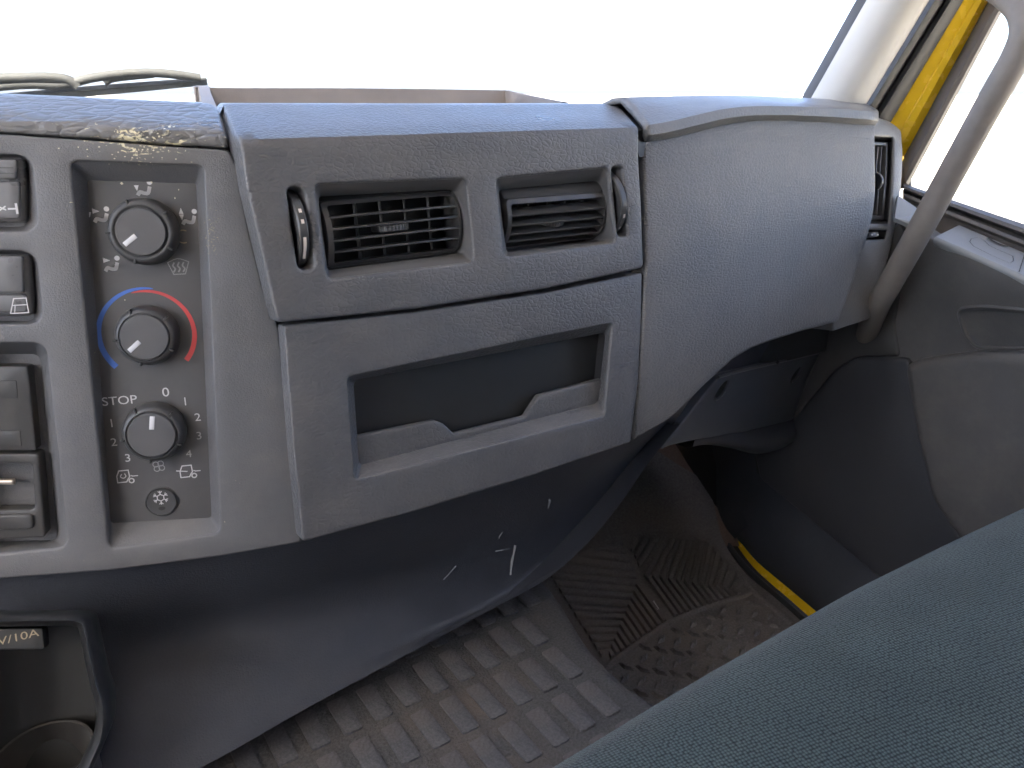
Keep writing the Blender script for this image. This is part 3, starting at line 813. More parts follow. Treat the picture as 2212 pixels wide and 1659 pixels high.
    upv = (sc4[0] + sc4[1]) / 2 - (sc4[2] + sc4[3]) / 2; upv /= np.linalg.norm(upv)
    e_y = VENT.eu * upv[0] + VENT.ev * upv[1]; e_x = np.cross(e_y, VENT.en)
    Rw = hh * .98; wc = VENT.P(sc[0], sc[1], Rw * .80)
    wl = lathe('shut_off_wheel', wc - e_x * wwid * .62, e_y, VENT.en, e_x, [(Rw * .8, 0), (Rw * .97, wwid * .06), (Rw, wwid * .22), (Rw, wwid * 1.0), (Rw * .97, wwid * 1.18), (Rw * .8, wwid * 1.24)], M['vent'], t, 64, 35)
    for a0, a1 in marks:
        vs_, fs_ = [], []
        n_ = 10
        for i in range(n_ + 1):
            a_ = R(lerp(a0, a1, i / n_))
            for xx in (wwid * .45, wwid * .80):
                vs_.append(wc - e_x * wwid * .62 + e_x * xx + e_y * ((Rw + .0003) * math.sin(a_)) + VENT.en * ((Rw + .0003) * math.cos(a_)))
        for i in range(n_): fs_.append((2 * i, 2 * i + 1, 2 * i + 3, 2 * i + 2))
        mesh_obj('mark', vs_, fs_, M['cream'], wl, None)
    return t
air_vent(v1r, hv1, 'left face vent with open slats, beside a shut-off wheel with cream marks', R(2), s1r, hs1, [(687, 424), (985, 408), (1003, 548), (708, 586)], [(23, 29), (7, 13), (-48, -12)], 24)
air_vent(v2r, hv2, 'right face vent with its slats turned down, next to the glove box lid', R(27), s2r, hs2, [(1077, 410), (1296, 390), (1312, 520), (1094, 545)], [(-28, -21), (-52, -46)], 14)

# --- glove box section
capL = [(1337, 225), (1375, 266), (1386, 288)]
cap_low = [(1388, 294), (1440, 287), (1507, 271), (1560, 258), (1615, 250), (1670, 249), (1727, 250), (1810, 255), (1891, 260)]
cap_crs = [(1386, 277), (1440, 268), (1507, 252), (1560, 241), (1615, 236), (1670, 235), (1727, 236), (1810, 240), (1891, 247)]
cap_top = [(1340, 223), (1400, 221), (1470, 219), (1540, 217), (1600, 217), (1670, 219), (1740, 222), (1810, 226), (1861, 231)]
def lidP(u, v, d): return LID.P(*LID.hit(u, v, d), d)
rows = []
rows.append([lidP(u, v + 2, .012) for u, v in cap_low])
rows.append([lidP(u, v, -.001) for u, v in cap_low])
rows.append([lidP(u, lerp(v, c[1], .35), -.006) for (u, v), c in zip(cap_low, cap_crs)])
rows.append([lidP(u, lerp(v, c[1], .8), -.006) for (u, v), c in zip(cap_low, cap_crs)])
rows.append([lidP(u, v, -.002) for u, v in cap_crs])
cr = rows[-1]
topy = [.045, .05, .055, .06, .065, .065, .065, .065, .05]
rows.append([at(lerp(c[0], t[0], .5), lerp(c[1], t[1], .55), Y=p[1] + dy * .5) for c, t, p, dy in zip(cap_crs, cap_top, cr, topy)])
tops = [at(t[0], t[1], Y=p[1] + dy) for t, p, dy in zip(cap_top, cr, topy)]
rows.append(tops)
rows.append([p + np.array((0, .012, -.001)) for p in tops])
rows.append([p + np.array((0, .10, -.03)) for p in tops])
rows = [smooth_line(r_, 4) for r_ in rows]
grid('glove_box_cap', rows, M['cap'], dash, 28, thick=.006)
lid_out = [(1389, 300), (1440, 292), (1507, 277), (1560, 265), (1615, 256), (1670, 254), (1727, 255), (1810, 260), (1891, 266), (1892, 340), (1892, 422), (1886, 470), (1875, 514), (1839, 626), (1810, 697), (1727, 718), (1665, 738), (1627, 752), (1587, 775), (1527, 829), (1447, 907), (1366, 954), (1379, 829), (1389, 700), (1395, 578), (1392, 430)]
panel('glove_box_lid', LID, rounded(LID.hits(lid_out), .004, 3), [], M['lid'], dash, r=.004, depth=.022, step=.012)

# --- outboard housing with the side window vent
SD = .014
ho = [(1860, 250), (1892, 252), (1918, 259), (1936, 270), (1948, 282), (1951, 325), (1950, 370), (1947, 410), (1942, 444), (1929, 520), (1907, 608), (1880, 690), (1800, 716), (1795, 620), (1850, 500)]
vo4 = [(1868, 294), (1932, 297), (1922, 484), (1850, 482)]
ws4 = [(1850, 497), (1918, 497), (1914, 517), (1850, 518)]
hvo = crect(LID, vo4, .006, SD); hws = crect(LID, ws4, .003, SD)
panel('side_housing', LID, rounded(LID.hits(ho, SD), .004, 3), [hvo, hws], M['cap'], dash, r=.003, depth=.05, hole_depth=.003, step=.015, d0=SD)
sv = thing('side_window_vent', LID.P(*LID.hit(1900, 480, SD), SD + .02), 'narrow upright vent with vertical slats at the door end of the dashboard', 'air vent')
inn = crect(LID, [(1866, 300), (1927, 303), (1917, 478), (1848, 476)], .005, SD + .012)
recess('surround', LID, [(hvo, SD + .002), (inn, SD + .012), (inn, SD + .06)], M['vent'], sv, cap=True)
fo = crect(LID, [(1858, 306), (1913, 308), (1903, 476), (1840, 474)], .002, SD + .012)
fi = crect(LID, [(1862, 313), (1909, 315), (1899, 466), (1845, 464)], .002, SD + .012)
panel('frame', LID, fo, [fi], M['vent'], sv, r=.0008, depth=.012, hole_depth=.012, d0=SD + .008, step=.02)
for k in range(6):
    t = (k + .5) / 6
    p0 = LID.hit(lerp(1862, 1909, t), 315, SD + .01); p1 = LID.hit(lerp(1845, 1899, t), 465, SD + .01)
    A, B = LID.P(*p0, SD + .01), LID.P(*p1, SD + .01)
    ax = (A - B); L = np.linalg.norm(ax); ax /= L; side = np.cross(ax, LID.en); side /= np.linalg.norm(side)
    frame_box('slat', B, side, ax, LID.en, -.0007, .0007, 0, L, -.012, .0, M['switch'], sv, .0003)
c_ = LID.P(*LID.hit(1893, 392, SD + .01), SD + .012)
lathe('thumb_tab', c_ - LID.eu * .002, LID.ev, LID.en, LID.eu, [(.011, 0), (.012, .0005), (.012, .0035), (.011, .004)], M['switch'], sv, 28, 40)
recess('wheel_slot', LID, [(hws, SD + .002), (offset(hws, .001), SD + .03)], M['black'], sv, cap=True)
wc = LID.P(*LID.hit(1888, 507, SD), SD + .010)
wl = lathe('shut_off_wheel', wc - LID.ev * .0035, LID.eu, LID.en, LID.ev, [(.009, 0), (.013, .0008), (.0135, .002), (.0135, .0055), (.013, .0065), (.009, .007)], M['switch'], sv, 40, 35)
for u in (1880, 1893):
    p = LID.P(*LID.hit(u, 507, SD - .002), SD - .0042)
    frame_box('mark', p, LID.eu, LID.ev, LID.en, -.001, .001, -.001, .001, -.003, .0004, M['white'], wl, 0)

# --- lower trim: tucks under the fascia, then flares to a lip over the tunnel mat
cols = [  # picture point at the top, fold, lip; Y at top, belly, fold; height of the lip
    ((-400, 1282), (-400, 1600), (-400, 2090), .80, .79, .72, .318),
    ((-120, 1250), (-120, 1560), (-120, 1960), .72, .72, .67, .320),
    ((60, 1232), (60, 1550), (60, 1850), .67, .69, .645, .322),
    ((240, 1218), (240, 1532), (240, 1740), .635, .66, .615, .324),
    ((480, 1186), (480, 1468), (440, 1655), .605, .64, .605, .325),
    ((652, 1155), (700, 1415), (680, 1520), .58, .63, .605, .325),
    ((900, 1088), (900, 1360), (890, 1408), .575, .625, .61, .328),
    ((1060, 1040), (1040, 1300), (1060, 1317), .575, .62, .615, .333),
    ((1200, 995), (1165, 1225), (1185, 1248), .578, .625, .63, .345),
    ((1300, 962), (1260, 1150), (1276, 1166), .582, .635, .645, .37),
    ((1363, 942), (1330, 1075), (1342, 1085), .588, .645, .655, .40),
    ((1440, 895), (1392, 990), (1404, 996), .585, .66, .67, .44),
    ((1500, 850), (1460, 910), (1470, 915), .60, .66, .68, .48)]
rws = []
for t in range(4):
    rw = []
    for tp_, fo_, lp_, y0, y1, y2, y3 in cols:
        if t == 0: rw.append(at(*tp_, Y=y0))
        if t == 1: rw.append(at(lerp(tp_[0], fo_[0], .55), lerp(tp_[1], fo_[1], .55), Y=y1))
        if t == 2: rw.append(at(*fo_, Y=y2))
        if t == 3: rw.append(at(*lp_, Z=y3))
    rws.append(smooth_line(rw, 4))
pro = [smooth_line([rws[k][i] for k in range(4)], 6) for i in range(len(rws[0]))]
rows = [[pro[i][k] for i in range(len(pro))] for k in range(len(pro[0]))]
rows.append([p + np.array((0, .012, -.006)) for p in rows[-1]])
rows.append([p + np.array((.0, .05, -.004)) for p in rows[-1]])
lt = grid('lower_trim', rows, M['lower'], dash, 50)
def on_rows(u, v):
    """nearest surface point of the lower trim to a line of sight"""
    d = ray(u, v); d = d / np.linalg.norm(d); best = None
    for r_ in rows[:-2]:
        for p in r_:
            q = p - CAM; s_ = np.linalg.norm(q - d * (q @ d))
            if best is None or s_ < best[0]: best = (s_, q @ d)
    return CAM + d * (best[1] - .0045)
def scuff(name, pts, wd, mat, parent):
    P = [on_rows(u, v) for u, v in pts]; vs_, fs_ = [], []
    for i, p in enumerate(P):
        t = P[min(i + 1, len(P) - 1)] - P[max(i - 1, 0)]; v = p - CAM; s_ = np.cross(t, v); s_ /= np.linalg.norm(s_)
        k = wd * (.4 + .6 * random.random()); vs_ += [p + s_ * k, p - s_ * k]
    for i in range(len(P) - 1): fs_.append((2 * i, 2 * i + 1, 2 * i + 3, 2 * i + 2))
    return mesh_obj(name, vs_, fs_, mat, parent, None)
scuff('scratch', [(1113, 1178), (1110, 1195), (1106, 1212), (1104, 1228), (1103, 1242)], .0022, M['scuff'], dash)
scuff('scratch', [(1183, 1072), (1188, 1082), (1184, 1098)], .0014, M['scuff'], dash)
scuff('scratch', [(1108, 1184), (1085, 1188), (1068, 1191)], .0006, M['scuff'], dash)
scuff('scratch', [(985, 1222), (970, 1240), (958, 1252)], .0006, M['scuff'], dash)
scuff('scratch', [(1085, 1150), (1075, 1165)], .0010, M['scuff'], dash)

# --- console bin with socket label and cup holder, bottom left
BIN = Chart(at(190, 1450, Y=.55), (math.cos(R(8)), -math.sin(R(8)), 0), (0, math.sin(R(30)), math.cos(R(30))))
BIN.ev = BIN.ev - BIN.eu * (BIN.ev @ BIN.eu); BIN.ev /= np.linalg.norm(BIN.ev); BIN.en = np.cross(BIN.eu, BIN.ev)
bn = thing('console_bin', BIN.P(*BIN.hit(60, 1640), .05), 'dark open console bin with a socket label and round cup well', 'storage bin')
rimp = [(-130, 1350), (150, 1346), (172, 1352), (182, 1400), (192, 1450), (200, 1485), (212, 1520), (213, 1560), (208, 1595), (192, 1630), (165, 1690), (100, 1780), (-130, 1800)]
rimo_ = [(-150, 1338), (158, 1334), (184, 1342), (196, 1400), (206, 1450), (215, 1485), (228, 1518), (229, 1562), (224, 1600), (206, 1640), (180, 1705), (115, 1800), (-150, 1820)]
ri = rounded(ccw(BIN.hits(rimp)), .01, 3); ro = rounded(ccw(BIN.hits(rimo_)), .01, 3)
rb_ = rounded(ccw(BIN.hits([(u - 14 if u > 0 else u, v - 2) for u, v in rimp], .05)), .01, 3)
recess('well', BIN, [(ro, .07), (ro, .003), (offset(ro, .002), .001), (ri, .004), (offset(ri, .003), .012), (rb_, .09)], M['black'], bn, cap=True, smooth=50)
pl_ = crect(BIN, [(-100, 1360), (92, 1357), (96, 1402), (-100, 1405)], .002, .02)
panel('socket_label', BIN, pl_, [], M['black'], bn, r=.0006, depth=.02, d0=.02, step=.03)
text('marking', BIN, '24V/10A', BIN.hit(22, 1381, .0195), .0080, .0195, M['wornp'], bn, stretch=1.3)
cc = BIN.P(*BIN.hit(92, 1632, .055), .055)
exx, eyy, ezz = np.array((1., 0, 0)), np.array((0, 1., 0)), np.array((0, 0, 1.))
cupr = .034
lathe('cup_well', cc, exx, eyy, ezz, [(cupr * 1.06, -.03), (cupr * 1.06, -.002), (cupr * 1.03, .001), (cupr * .99, .0), (cupr * .97, -.004), (cupr * .90, -.035), (cupr * .86, -.037), (cupr * .82, -.035), (cupr * .8, -.05)], M['vent'], bn, 48, 40)

# ------------------------------------------------------------------ footwell, right of the dash
def fp(u, v, d=0): return FLOOR.P(*FLOOR.hit(u, v, d), d)
M['mat'] = None
def dirty(name, base, dirt, amount, scale=7.0, bump=.5, fine=260.0, rough=.85, thr=(.42, .72)):
    mt, t, b = new_mat(name)
    n1 = N(t, 'ShaderNodeTexNoise', i_Scale=scale, i_Detail=8.0, i_Roughness=.62); t.links.new(coords(t), n1.inputs['Vector'])
    r1 = ramp(t, thr[0], thr[1]); t.links.new(n1.outputs[0], r1.inputs[0])
    n2 = N(t, 'ShaderNodeTexNoise', i_Scale=fine, i_Detail=4.0); t.links.new(coords(t), n2.inputs['Vector'])
    sp = ramp(t, .35, .7, c4([x * .8 for x in base]), c4([x * 1.2 for x in base])); t.links.new(n2.outputs[0], sp.inputs[0])
    cc_ = mix_rgb(t, math_n(t, 'MULTIPLY', r1.outputs[0], amount), sp.outputs[0], c4(dirt))
    t.links.new(cc_, b.inputs['Base Color']); b.inputs['Roughness'].default_value = rough; b.inputs['Specular IOR Level'].default_value = .25
    bp = N(t, 'ShaderNodeBump', i_Strength=bump, i_Distance=.0015); t.links.new(n2.outputs[0], bp.inputs['Height']); t.links.new(bp.outputs[0], b.inputs['Normal'])
    return mt
M['mat'] = dirty('dusty grey rubber', (.16, .152, .150), (.20, .165, .14), .6)
M['toe'] = dirty('brown dusty carpet', (.17, .13, .11), (.28, .18, .12), .7, bump=1.0, fine=420)
M['tunnel'] = dirty('pebbled grey rubber', (.070, .067, .066), (.13, .095, .07), .6, scale=6, bump=1.0, fine=380, thr=(.5, .75))
M['tread'] = dirty('worn grey rubber pad', (.082, .080, .083), (.13, .105, .085), .4, scale=9, bump=.35, fine=420)
def z5(x, y): return ((2100 + x / 1.8433) * .553, (1900 + y / 1.8433) * .553)
matt = thing('floor_mat', fp(1400, 1250), 'grey ribbed rubber floor mat in the passenger footwell', 'floor mat')
mat_r = [z5(*p) for p in ((1180, -60), (1270, 120), (1330, 380), (1420, 540), (1520, 660), (1700, 800), (1880, 950), (2050, 1090))]
out_f = [FLOOR.hit(*p) for p in [(1180, 1120), (1300, 1040), (1400, 985), (1460, 960)]]
mr = [FLOOR.hit(*p) for p in mat_r]
poly = [(.30, .10), (.30, .62)] + [out_f[0]] + [(out_f[1][0] - .02, out_f[1][1])] + [(FLOOR.hit(1420, 975)[0], FLOOR.hit(1420, 975)[1])] + mr + [(mr[-1][0], .10)]
poly = ccw(poly)
panel('base', FLOOR, rounded(poly, .01, 3), [], M['mat'], matt, r=.003, depth=.008, d0=-.004, step=.03)
# dusty heel area in front of the ribs (sunken carpet, toe board)
# rims: arcs that frame the ribbed field
def fl_strip(name, pts, wd, ht, mat, parent, base=.004):
    P = [np.array(FLOOR.hit(u, v)) for u, v in pts]; P = [np.array(p) for p in smooth_line(P, 5)]
    prof = [(-1, 0), (-.7, .7), (-.3, 1), (.3, 1), (.7, .7), (1, 0)]; rings = []
    for i, p in enumerate(P):
        t = P[min(i + 1, len(P) - 1)] - P[max(i - 1, 0)]; t /= np.linalg.norm(t); n_ = np.array((-t[1], t[0]))
        rings.append([FLOOR.P(*(p + n_ * (a_ * wd)), -base - b_ * ht) for a_, b_ in prof])
    return grid(name, rings, mat, parent, 50)
fl_strip('border', [z5(*p) for p in ((20, 640), (100, 575), (250, 495), (400, 430), (650, 362), (900, 335), (1100, 352), (1210, 400))], .005, .003, M['mat'], matt)
fl_strip('border', [z5(*p) for p in ((1210, 385), (1290, 480), (1400, 610), (1545, 760), (1700, 890), (1840, 1010))], .008, .004, M['mat'], matt)
fl_strip('border', [z5(*p) for p in ((480, 1330), (560, 1265), (700, 1160), (900, 1020), (1100, 925), (1300, 852), (1480, 800), (1545, 765))], .006, .003, M['mat'], matt)
# ribs: raised bands between the dark grooves
def rib(pl0, pl1):
    """band between two groove lines (picture polylines with equal counts)"""
    A = [np.array(FLOOR.hit(*z5(*p))) for p in pl0]; B = [np.array(FLOOR.hit(*z5(*p))) for p in pl1]
    rings = []
    for a_, b_ in zip(A, B):
        pts_ = [(.18, 0), (.21, .8), (.28, 1), (.72, 1), (.79, .8), (.82, 0)]
        rings.append([FLOOR.P(*(a_ + (b_ - a_) * s_), -.004 - .0065 * h_) for s_, h_ in pts_])
    n_ = len(rings[0]); vs_ = [p for r_ in rings for p in r_]; fs_ = []
    for k in range(len(rings) - 1):
        for i in range(n_ - 1): fs_.append((k * n_ + i, (k + 1) * n_ + i, (k + 1) * n_ + i + 1, k * n_ + i + 1))
    fs_.append(tuple(range(n_))); e = (len(rings) - 1) * n_; fs_.append(tuple(range(e, e + n_))[::-1])
    return mesh_obj('rib', vs_, fs_, M['mat'], matt, 50)
def L2(a, b, t): return (lerp(a[0], b[0], t), lerp(a[1], b[1], t))
left = []
K = 11
for k in range(K + 1):
    t = k / K
    left.append([L2((75, 632), (468, 1262), t), L2((722, 694), (508, 1235), t), L2((930, 985), (520, 1268), t)])
for k in range(K): rib(left[k], left[k + 1])
sh = [[(585, 395), (625, 400)], [(510, 435), (610, 452)], [(385, 482), (640, 512)], [(275, 530), (668, 575)], [(180, 578), (693, 635)], [(85, 632), (715, 690)]]
for k in range(5): rib(sh[k], sh[k + 1])
right = []
KR = 12
for k in range(KR + 1):
    t = k / KR
    bend = L2((755, 660), (1440, 772), t); e = L2((975, 965), (1470, 790), t)
    top = L2((905, 400), (1225, 420), min(1, t / .6)) if t < .6 else L2((1225, 420), (1500, 735), (t - .6) / .4)
    right.append([top, bend, e])
for k in range(KR): rib(right[k], right[k + 1])
upl = [[(660, 470), (665, 395)], [(690, 500), (740, 392)], [(712, 555), (820, 395)], [(735, 615), (890, 400)]]
for k in range(3): rib(upl[k], upl[k + 1])
# raised diamonds behind the ribbed field
lim = [FLOOR.hit(*z5(*p)) for p in ((470, 1390), (700, 1215), (900, 1075), (1100, 980), (1300, 905), (1480, 850), (1560, 840), (1860, 1100), (2100, 1300), (900, 2100))]
def dia_mesh():
    a_, b_, h_ = .0145, .0060, .006
    vs_ = [(a_, 0, 0), (0, b_, 0), (-a_, 0, 0), (0, -b_, 0), (a_ * .55, 0, h_), (0, b_ * .5, h_), (-a_ * .55, 0, h_), (0, -b_ * .5, h_)]
    fs_ = [(0, 1, 5, 4), (1, 2, 6, 5), (2, 3, 7, 6), (3, 0, 4, 7), (4, 5, 6, 7)]
    me = bpy.data.meshes.new('tread_diamond'); me.from_pydata(vs_, [], fs_); me.materials.append(M['mat']); return me
dme = dia_mesh()
lim_np = ccw(lim); cnt = 0
for i in range(-30, 31):
    for j in range(-30, 31):
        x = .72 + (i + j) * .0185; y = .62 + (i - j) * .0185
        if inpoly(np.array([(x, y)]), lim_np)[0] and y > .40 and cnt < 150:
            o = bpy.data.objects.new('tread_diamond', dme); COL.objects.link(o); cnt += 1
            o.location = tuple(FLOOR.P(x, y, -.0038)); o.rotation_euler = (0, 0, R(20 if (i % 2) else 110)); attach(o, matt)
            
# scrap of paper lying on the ribs
pp = [fp(*z5(*p), -.0095) for p in ((818, 832), (838, 830), (875, 885), (862, 893))]
pp2 = [p + np.array((0, 0, .0015 if i % 2 else .0004)) for i, p in enumerate(pp)]
po_ = mesh_obj('paper_scrap', pp2, [(0, 1, 2, 3)], M['white'], None, None); po_.modifiers.new('solid', 'SOLIDIFY').thickness = .0008
tag(po_, 'tiny white paper scrap lying on the ribbed floor mat', 'paper scrap')

# toe board carpet and wheel arch side
tb_rows = []
for v_ in np.linspace(1180, 930, 6):
    tb_rows.append([fp(u, v_, .0015) for u in np.linspace(1190, 1660, 9)])
tbo = grid('toe_board', tb_rows, M['toe'], None, 40, flip=True); struct(tbo)

# painted door sill, its seal and the dark sill cover
sill = thing('door_sill', fp(1700, 1280), 'yellow painted door sill flange beside the floor mat with dark cover', 'door sill')
y0_ = [(1584, 1156), (1590, 1172), (1604, 1196), (1630, 1228), (1660, 1256), (1700, 1290), (1745, 1330), (1800, 1378)]
y1_ = [(1585, 1156), (1594, 1172), (1612, 1194), (1640, 1224), (1672, 1250), (1713, 1284), (1760, 1322), (1815, 1370)]
fpz = lambda l, z: [at(u, v, Z=z) for u, v in l]
grid('painted_flange', [smooth_line(fpz(y0_, .004), 4), smooth_line([p + np.array((0, 0, .012)) for p in fpz([((a_[0] + b_[0]) / 2, (a_[1] + b_[1]) / 2) for a_, b_ in zip(y0_, y1_)], .004)], 4), smooth_line(fpz(y1_, .008), 4)], M['yellow'], sill, 50)
s0_ = [(1560, 1150), (1573, 1176), (1592, 1204), (1620, 1236), (1652, 1266), (1692, 1300), (1737, 1340), (1790, 1388)]
tube('seal', smooth_line(fpz(s0_, .004), 4), .006, M['seal'], sill, 10)
# dark sill cover rising to the door
c0 = y1_; c1 = [(1640, 1020), (1668, 1048), (1700, 1075), (1745, 1110), (1800, 1155), (1850, 1196), (1905, 1240), (1990, 1305)]
A = smooth_line([at(u, v, Z=.006) for u, v in c0], 4); B = smooth_line([at(u, v, X=1.09) for u, v in c1], 4)
rows = [A] + [[lerp(a_, b_, t) + np.array((-.02 * math.sin(math.pi * t), 0, .0)) for a_, b_ in zip(A, B)] for t in (.25, .5, .75)] + [B] + [[b_ + np.array((.015, 0, .004)) for b_ in B]]
grid('sill_cover', rows, M['navy'], sill, 50)

# wheel-arch kick panel between toe board and sill cover
kick = thing('kick_panel', fp(1560, 1120), 'dark slate kick panel closing the footwell side under the cover', 'panel')
k0 = [(1500, 940), (1512, 975), (1528, 1010), (1540, 1060), (1552, 1105), (1568, 1140), (1588, 1165)]
k1 = [(1640, 930), (1636, 960), (1632, 985), (1634, 1010), (1640, 1040), (1650, 1070), (1650, 1110)]
A = smooth_line([fp(u, v, -.004) for u, v in k0], 4); B = smooth_line([at(u, v, X=1.085) for u, v in k1], 4)
rows = [[lerp(a_, b_, t) + np.array((-.012 * math.sin(math.pi * t), 0, 0)) for a_, b_ in zip(A, B)] for t in np.linspace(0, 1, 7)]
grid('side', rows, M['navy'], kick, 60)

# fuse cover under the glove box lid
fc = thing('fuse_cover', at(1600, 900, Y=.70), 'dark slate cover panel with two finger holes under the glove box lid', 'cover panel')
M['cover'] = leather('slate grey cover plastic', (.075, .080, .092), cell=.003, bump=.2, rough=.5)
FC = Chart(at(1600, 850, Y=.70), (math.cos(R(12)), math.sin(R(12)), 0), (0, math.sin(R(-8)), math.cos(R(8))))
fc_out = [(1551, 820), (1640, 792), (1780, 752), (1792, 756), (1800, 790), (1790, 830), (1720, 900), (1600, 935), (1503, 955), (1448, 970), (1425, 980)]
def hole(u, v, a_, b_, rot):
    c = FC.hit(u, v); return [(c[0] + a_ * math.cos(t) * math.cos(rot) - b_ * math.sin(t) * math.sin(rot), c[1] + a_ * math.cos(t) * math.sin(rot) + b_ * math.sin(t) * math.cos(rot)) for t in np.linspace(0, 2 * math.pi, 24, endpoint=False)]
f1, f2 = hole(1560, 845, .017, .0085, R(35)), hole(1722, 803, .017, .008, R(30))
panel('cover', FC, rounded(FC.hits(fc_out), .004, 3), [f1, f2], M['cover'], fc, r=.003, depth=.02, step=.02)
for f_ in (f1, f2): 
    recess('finger_hole', FC, [(f_, .003), (offset(ccw(f_), .003), .014)], M['black'], fc, cap=True)
    cf = ccw(f_); tube('hole_glint', [FC.P(*cf[k % 24], -.0002) for k in range(11, 20)], .0014, M['switch'], fc, 8)  # bright crescent on the hole rim, put in as a paler tube
up_ = [(1520, 790), (1700, 700), (1880, 655), (1900, 720), (1850, 735), (1790, 750), (1640, 788), (1551, 816), (1440, 960), (1412, 975), (1400, 930)]
panel('surround', FC, FC.hits(up_, .012), [], M['navy'], fc, r=.002, depth=.03, d0=.012, step=.03)
barp = [(1490, 962, .70), (1530, 955, .71), (1580, 962, .72), (1640, 975, .735), (1690, 962, .75), (1735, 925, .765), (1780, 870, .785), (1815, 810, .81), (1845, 745, .84)]
bl = smooth_line([at(u, v, Y=y) for u, v, y in barp], 5)
rws = []
for dz, dy in ((.05, .02), (.03, .0), (.012, -.008), (0, -.006), (-.006, .004), (-.008, .02), (-.006, .06)):
    rws.append([p + np.array((0, dy, dz)) for p in bl])
grid('lower_roll', rws, M['navy'], fc, 60)
tube('edge_highlight', [FC.P(*FC.hit(u, v), -.001) for u, v in ((1551, 817), (1600, 801), (1660, 784), (1720, 767), (1782, 750))], .0022, M['switch'], fc, 8)  # highlight along the cover's top edge, built as a paler bead
# dark wall behind it all, up to the door
bw = [at(1480, 985, Y=.80), at(1700, 1010, Y=.82), at(1900, 760, Y=.86), at(1900, 640, Y=.86), at(1500, 780, Y=.80)]

# ------------------------------------------------------------------ passenger door
M['doorgrey'] = leather('warm grey door plastic', (.088, .083, .080), cell=.003, bump=.25, rough=.55, dust=.1)
M['ledge'] = leather('grey door ledge', (.20, .205, .21), cell=.0025, bump=.15, rough=.42, dust=.1)
M['doorshade'] = leather('door plastic darkened as shade', (.046, .046, .050), cell=.003, bump=.25, rough=.55)  # door grey with the shade put into the colour
M['cornershade'] = leather('corner plastic darkened as shade', (.060, .056, .053), cell=.003, bump=.25, rough=.55)  # lining colour darkened to carry the corner shade
M['frame'] = plain('dark brown grey frame', (.095, .085, .078), rough=.5)
door = thing('passenger_door', (1.10, .45, .05), 'passenger door with grey lining, window and lit sill ledge', 'door')
# profile lines along the window sill, front end to rear end (picture points), each on its own plane X
sill_l = [((1952, 396), (2330, 523), 1.105), ((1952, 402), (2330, 536), 1.092), ((1952, 407), (2330, 548), 1.090), ((1950, 411), (2330, 556), 1.102), ((1950, 417), (2330, 566), 1.088), ((1950, 424), (2330, 575), 1.086), ((1950, 430), (2330, 583), 1.098), ((1948, 440), (2330, 598), 1.098), ((1940, 520), (2330, 700), 1.106)]
rows = [[at(lerp(a_[0], b_[0], t), lerp(a_[1], b_[1], t), X=x) for t in np.linspace(0, 1, 12)] for a_, b_, x in sill_l]
grid('window_seal', rows, M['frame'], door, 30)
# lining: from the sill down, with the protruding ledge
ld_b = [(2072, 486), (2212, 546), (2330, 596)]; ld_f = [(2022, 511), (2212, 594), (2330, 645)]
ledb = [at(u, v, X=1.085) for u, v in ld_b]; ledf = [at(u, v, X=1.030) for u, v in ld_f]
rows = [[p + np.array((.01, 0, -.004)) for p in ledb], ledb] + [[lerp(a_, b_, t) for a_, b_ in zip(ledb, ledf)] for t in (.33, .66)] + [ledf]
rows = [smooth_line(r_, 5) for r_ in rows]
ledge = grid('ledge', rows, M['ledge'], door, 30)
nose = [smooth_line([p + np.array((dx, 0, dz)) for p in ledf], 5) for dx, dz in ((0, 0), (-.004, -.002), (-.005, -.006), (-.002, -.011), (.006, -.016))]
grid('ledge_nose', nose, M['ledge'], door, 60)
def led(s_, t):
    a_ = np.array([np.interp(s_, (0, .55, 1), [p[i] for p in ledb]) for i in range(3)]); b_ = np.array([np.interp(s_, (0, .55, 1), [p[i] for p in ledf]) for i in range(3)])
    p = lerp(a_, b_, t); return p + np.array((0, 0, .0012))
def ledline(name, st, wd):
    P = [led(*q) for q in st]; vs_, fs_ = [], []
    for i, p in enumerate(P):
        t = P[min(i + 1, len(P) - 1)] - P[max(i - 1, 0)]; s_ = np.cross(t, (0, 0, 1)); s_ /= np.linalg.norm(s_); vs_ += [p + s_ * wd, p - s_ * wd]
    for i in range(len(P) - 1): fs_.append((2 * i, 2 * i + 1, 2 * i + 3, 2 * i + 2))
    mesh_obj(name, vs_, fs_, M['seal'], ledge, None)
ledline('catch_outline', [(.18, .62), (.17, .45), (.20, .22), (.25, .28), (.30, .40), (.38, .42), (.47, .42), (.48, .62), (.46, .80), (.34, .80), (.22, .74), (.18, .62)], .0005)
ledline('joint', [(.52, 1.0), (.56, .0)], .0006)
ledline('finger_dip', [(.26, .05), (.30, .12), (.36, .14), (.42, .06)], .0022)
# lining panel, from picture outline on the door plane
DR = Chart((1.065, 0, .5), (0, -1, 0), (0, 0, 1), lambda a, b: .04 * sstep(.02, .16, b) * sstep(-.75, -.5, a))
lin = [(1945, 470), (2015, 515), (2212, 604), (2340, 660), (2360, 800), (2360, 1330), (2100, 1330), (1900, 1250), (1660, 1045), (1640, 1000), (1700, 900), (1800, 700), (1880, 560)]
panel('lining', DR, DR.hits(lin), [], M['doorgrey'], door, r=.003, depth=.03, step=.03)
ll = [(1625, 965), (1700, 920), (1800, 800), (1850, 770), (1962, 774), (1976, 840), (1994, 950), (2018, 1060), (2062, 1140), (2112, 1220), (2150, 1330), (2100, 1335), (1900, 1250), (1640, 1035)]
panel('shaded_lining', DR, rounded(DR.hits(ll, -.008), .01, 3), [], M['doorshade'], door, r=.006, depth=.009, d0=-.008, step=.03)  # shade on the lining left of the pocket, built as a darker panel
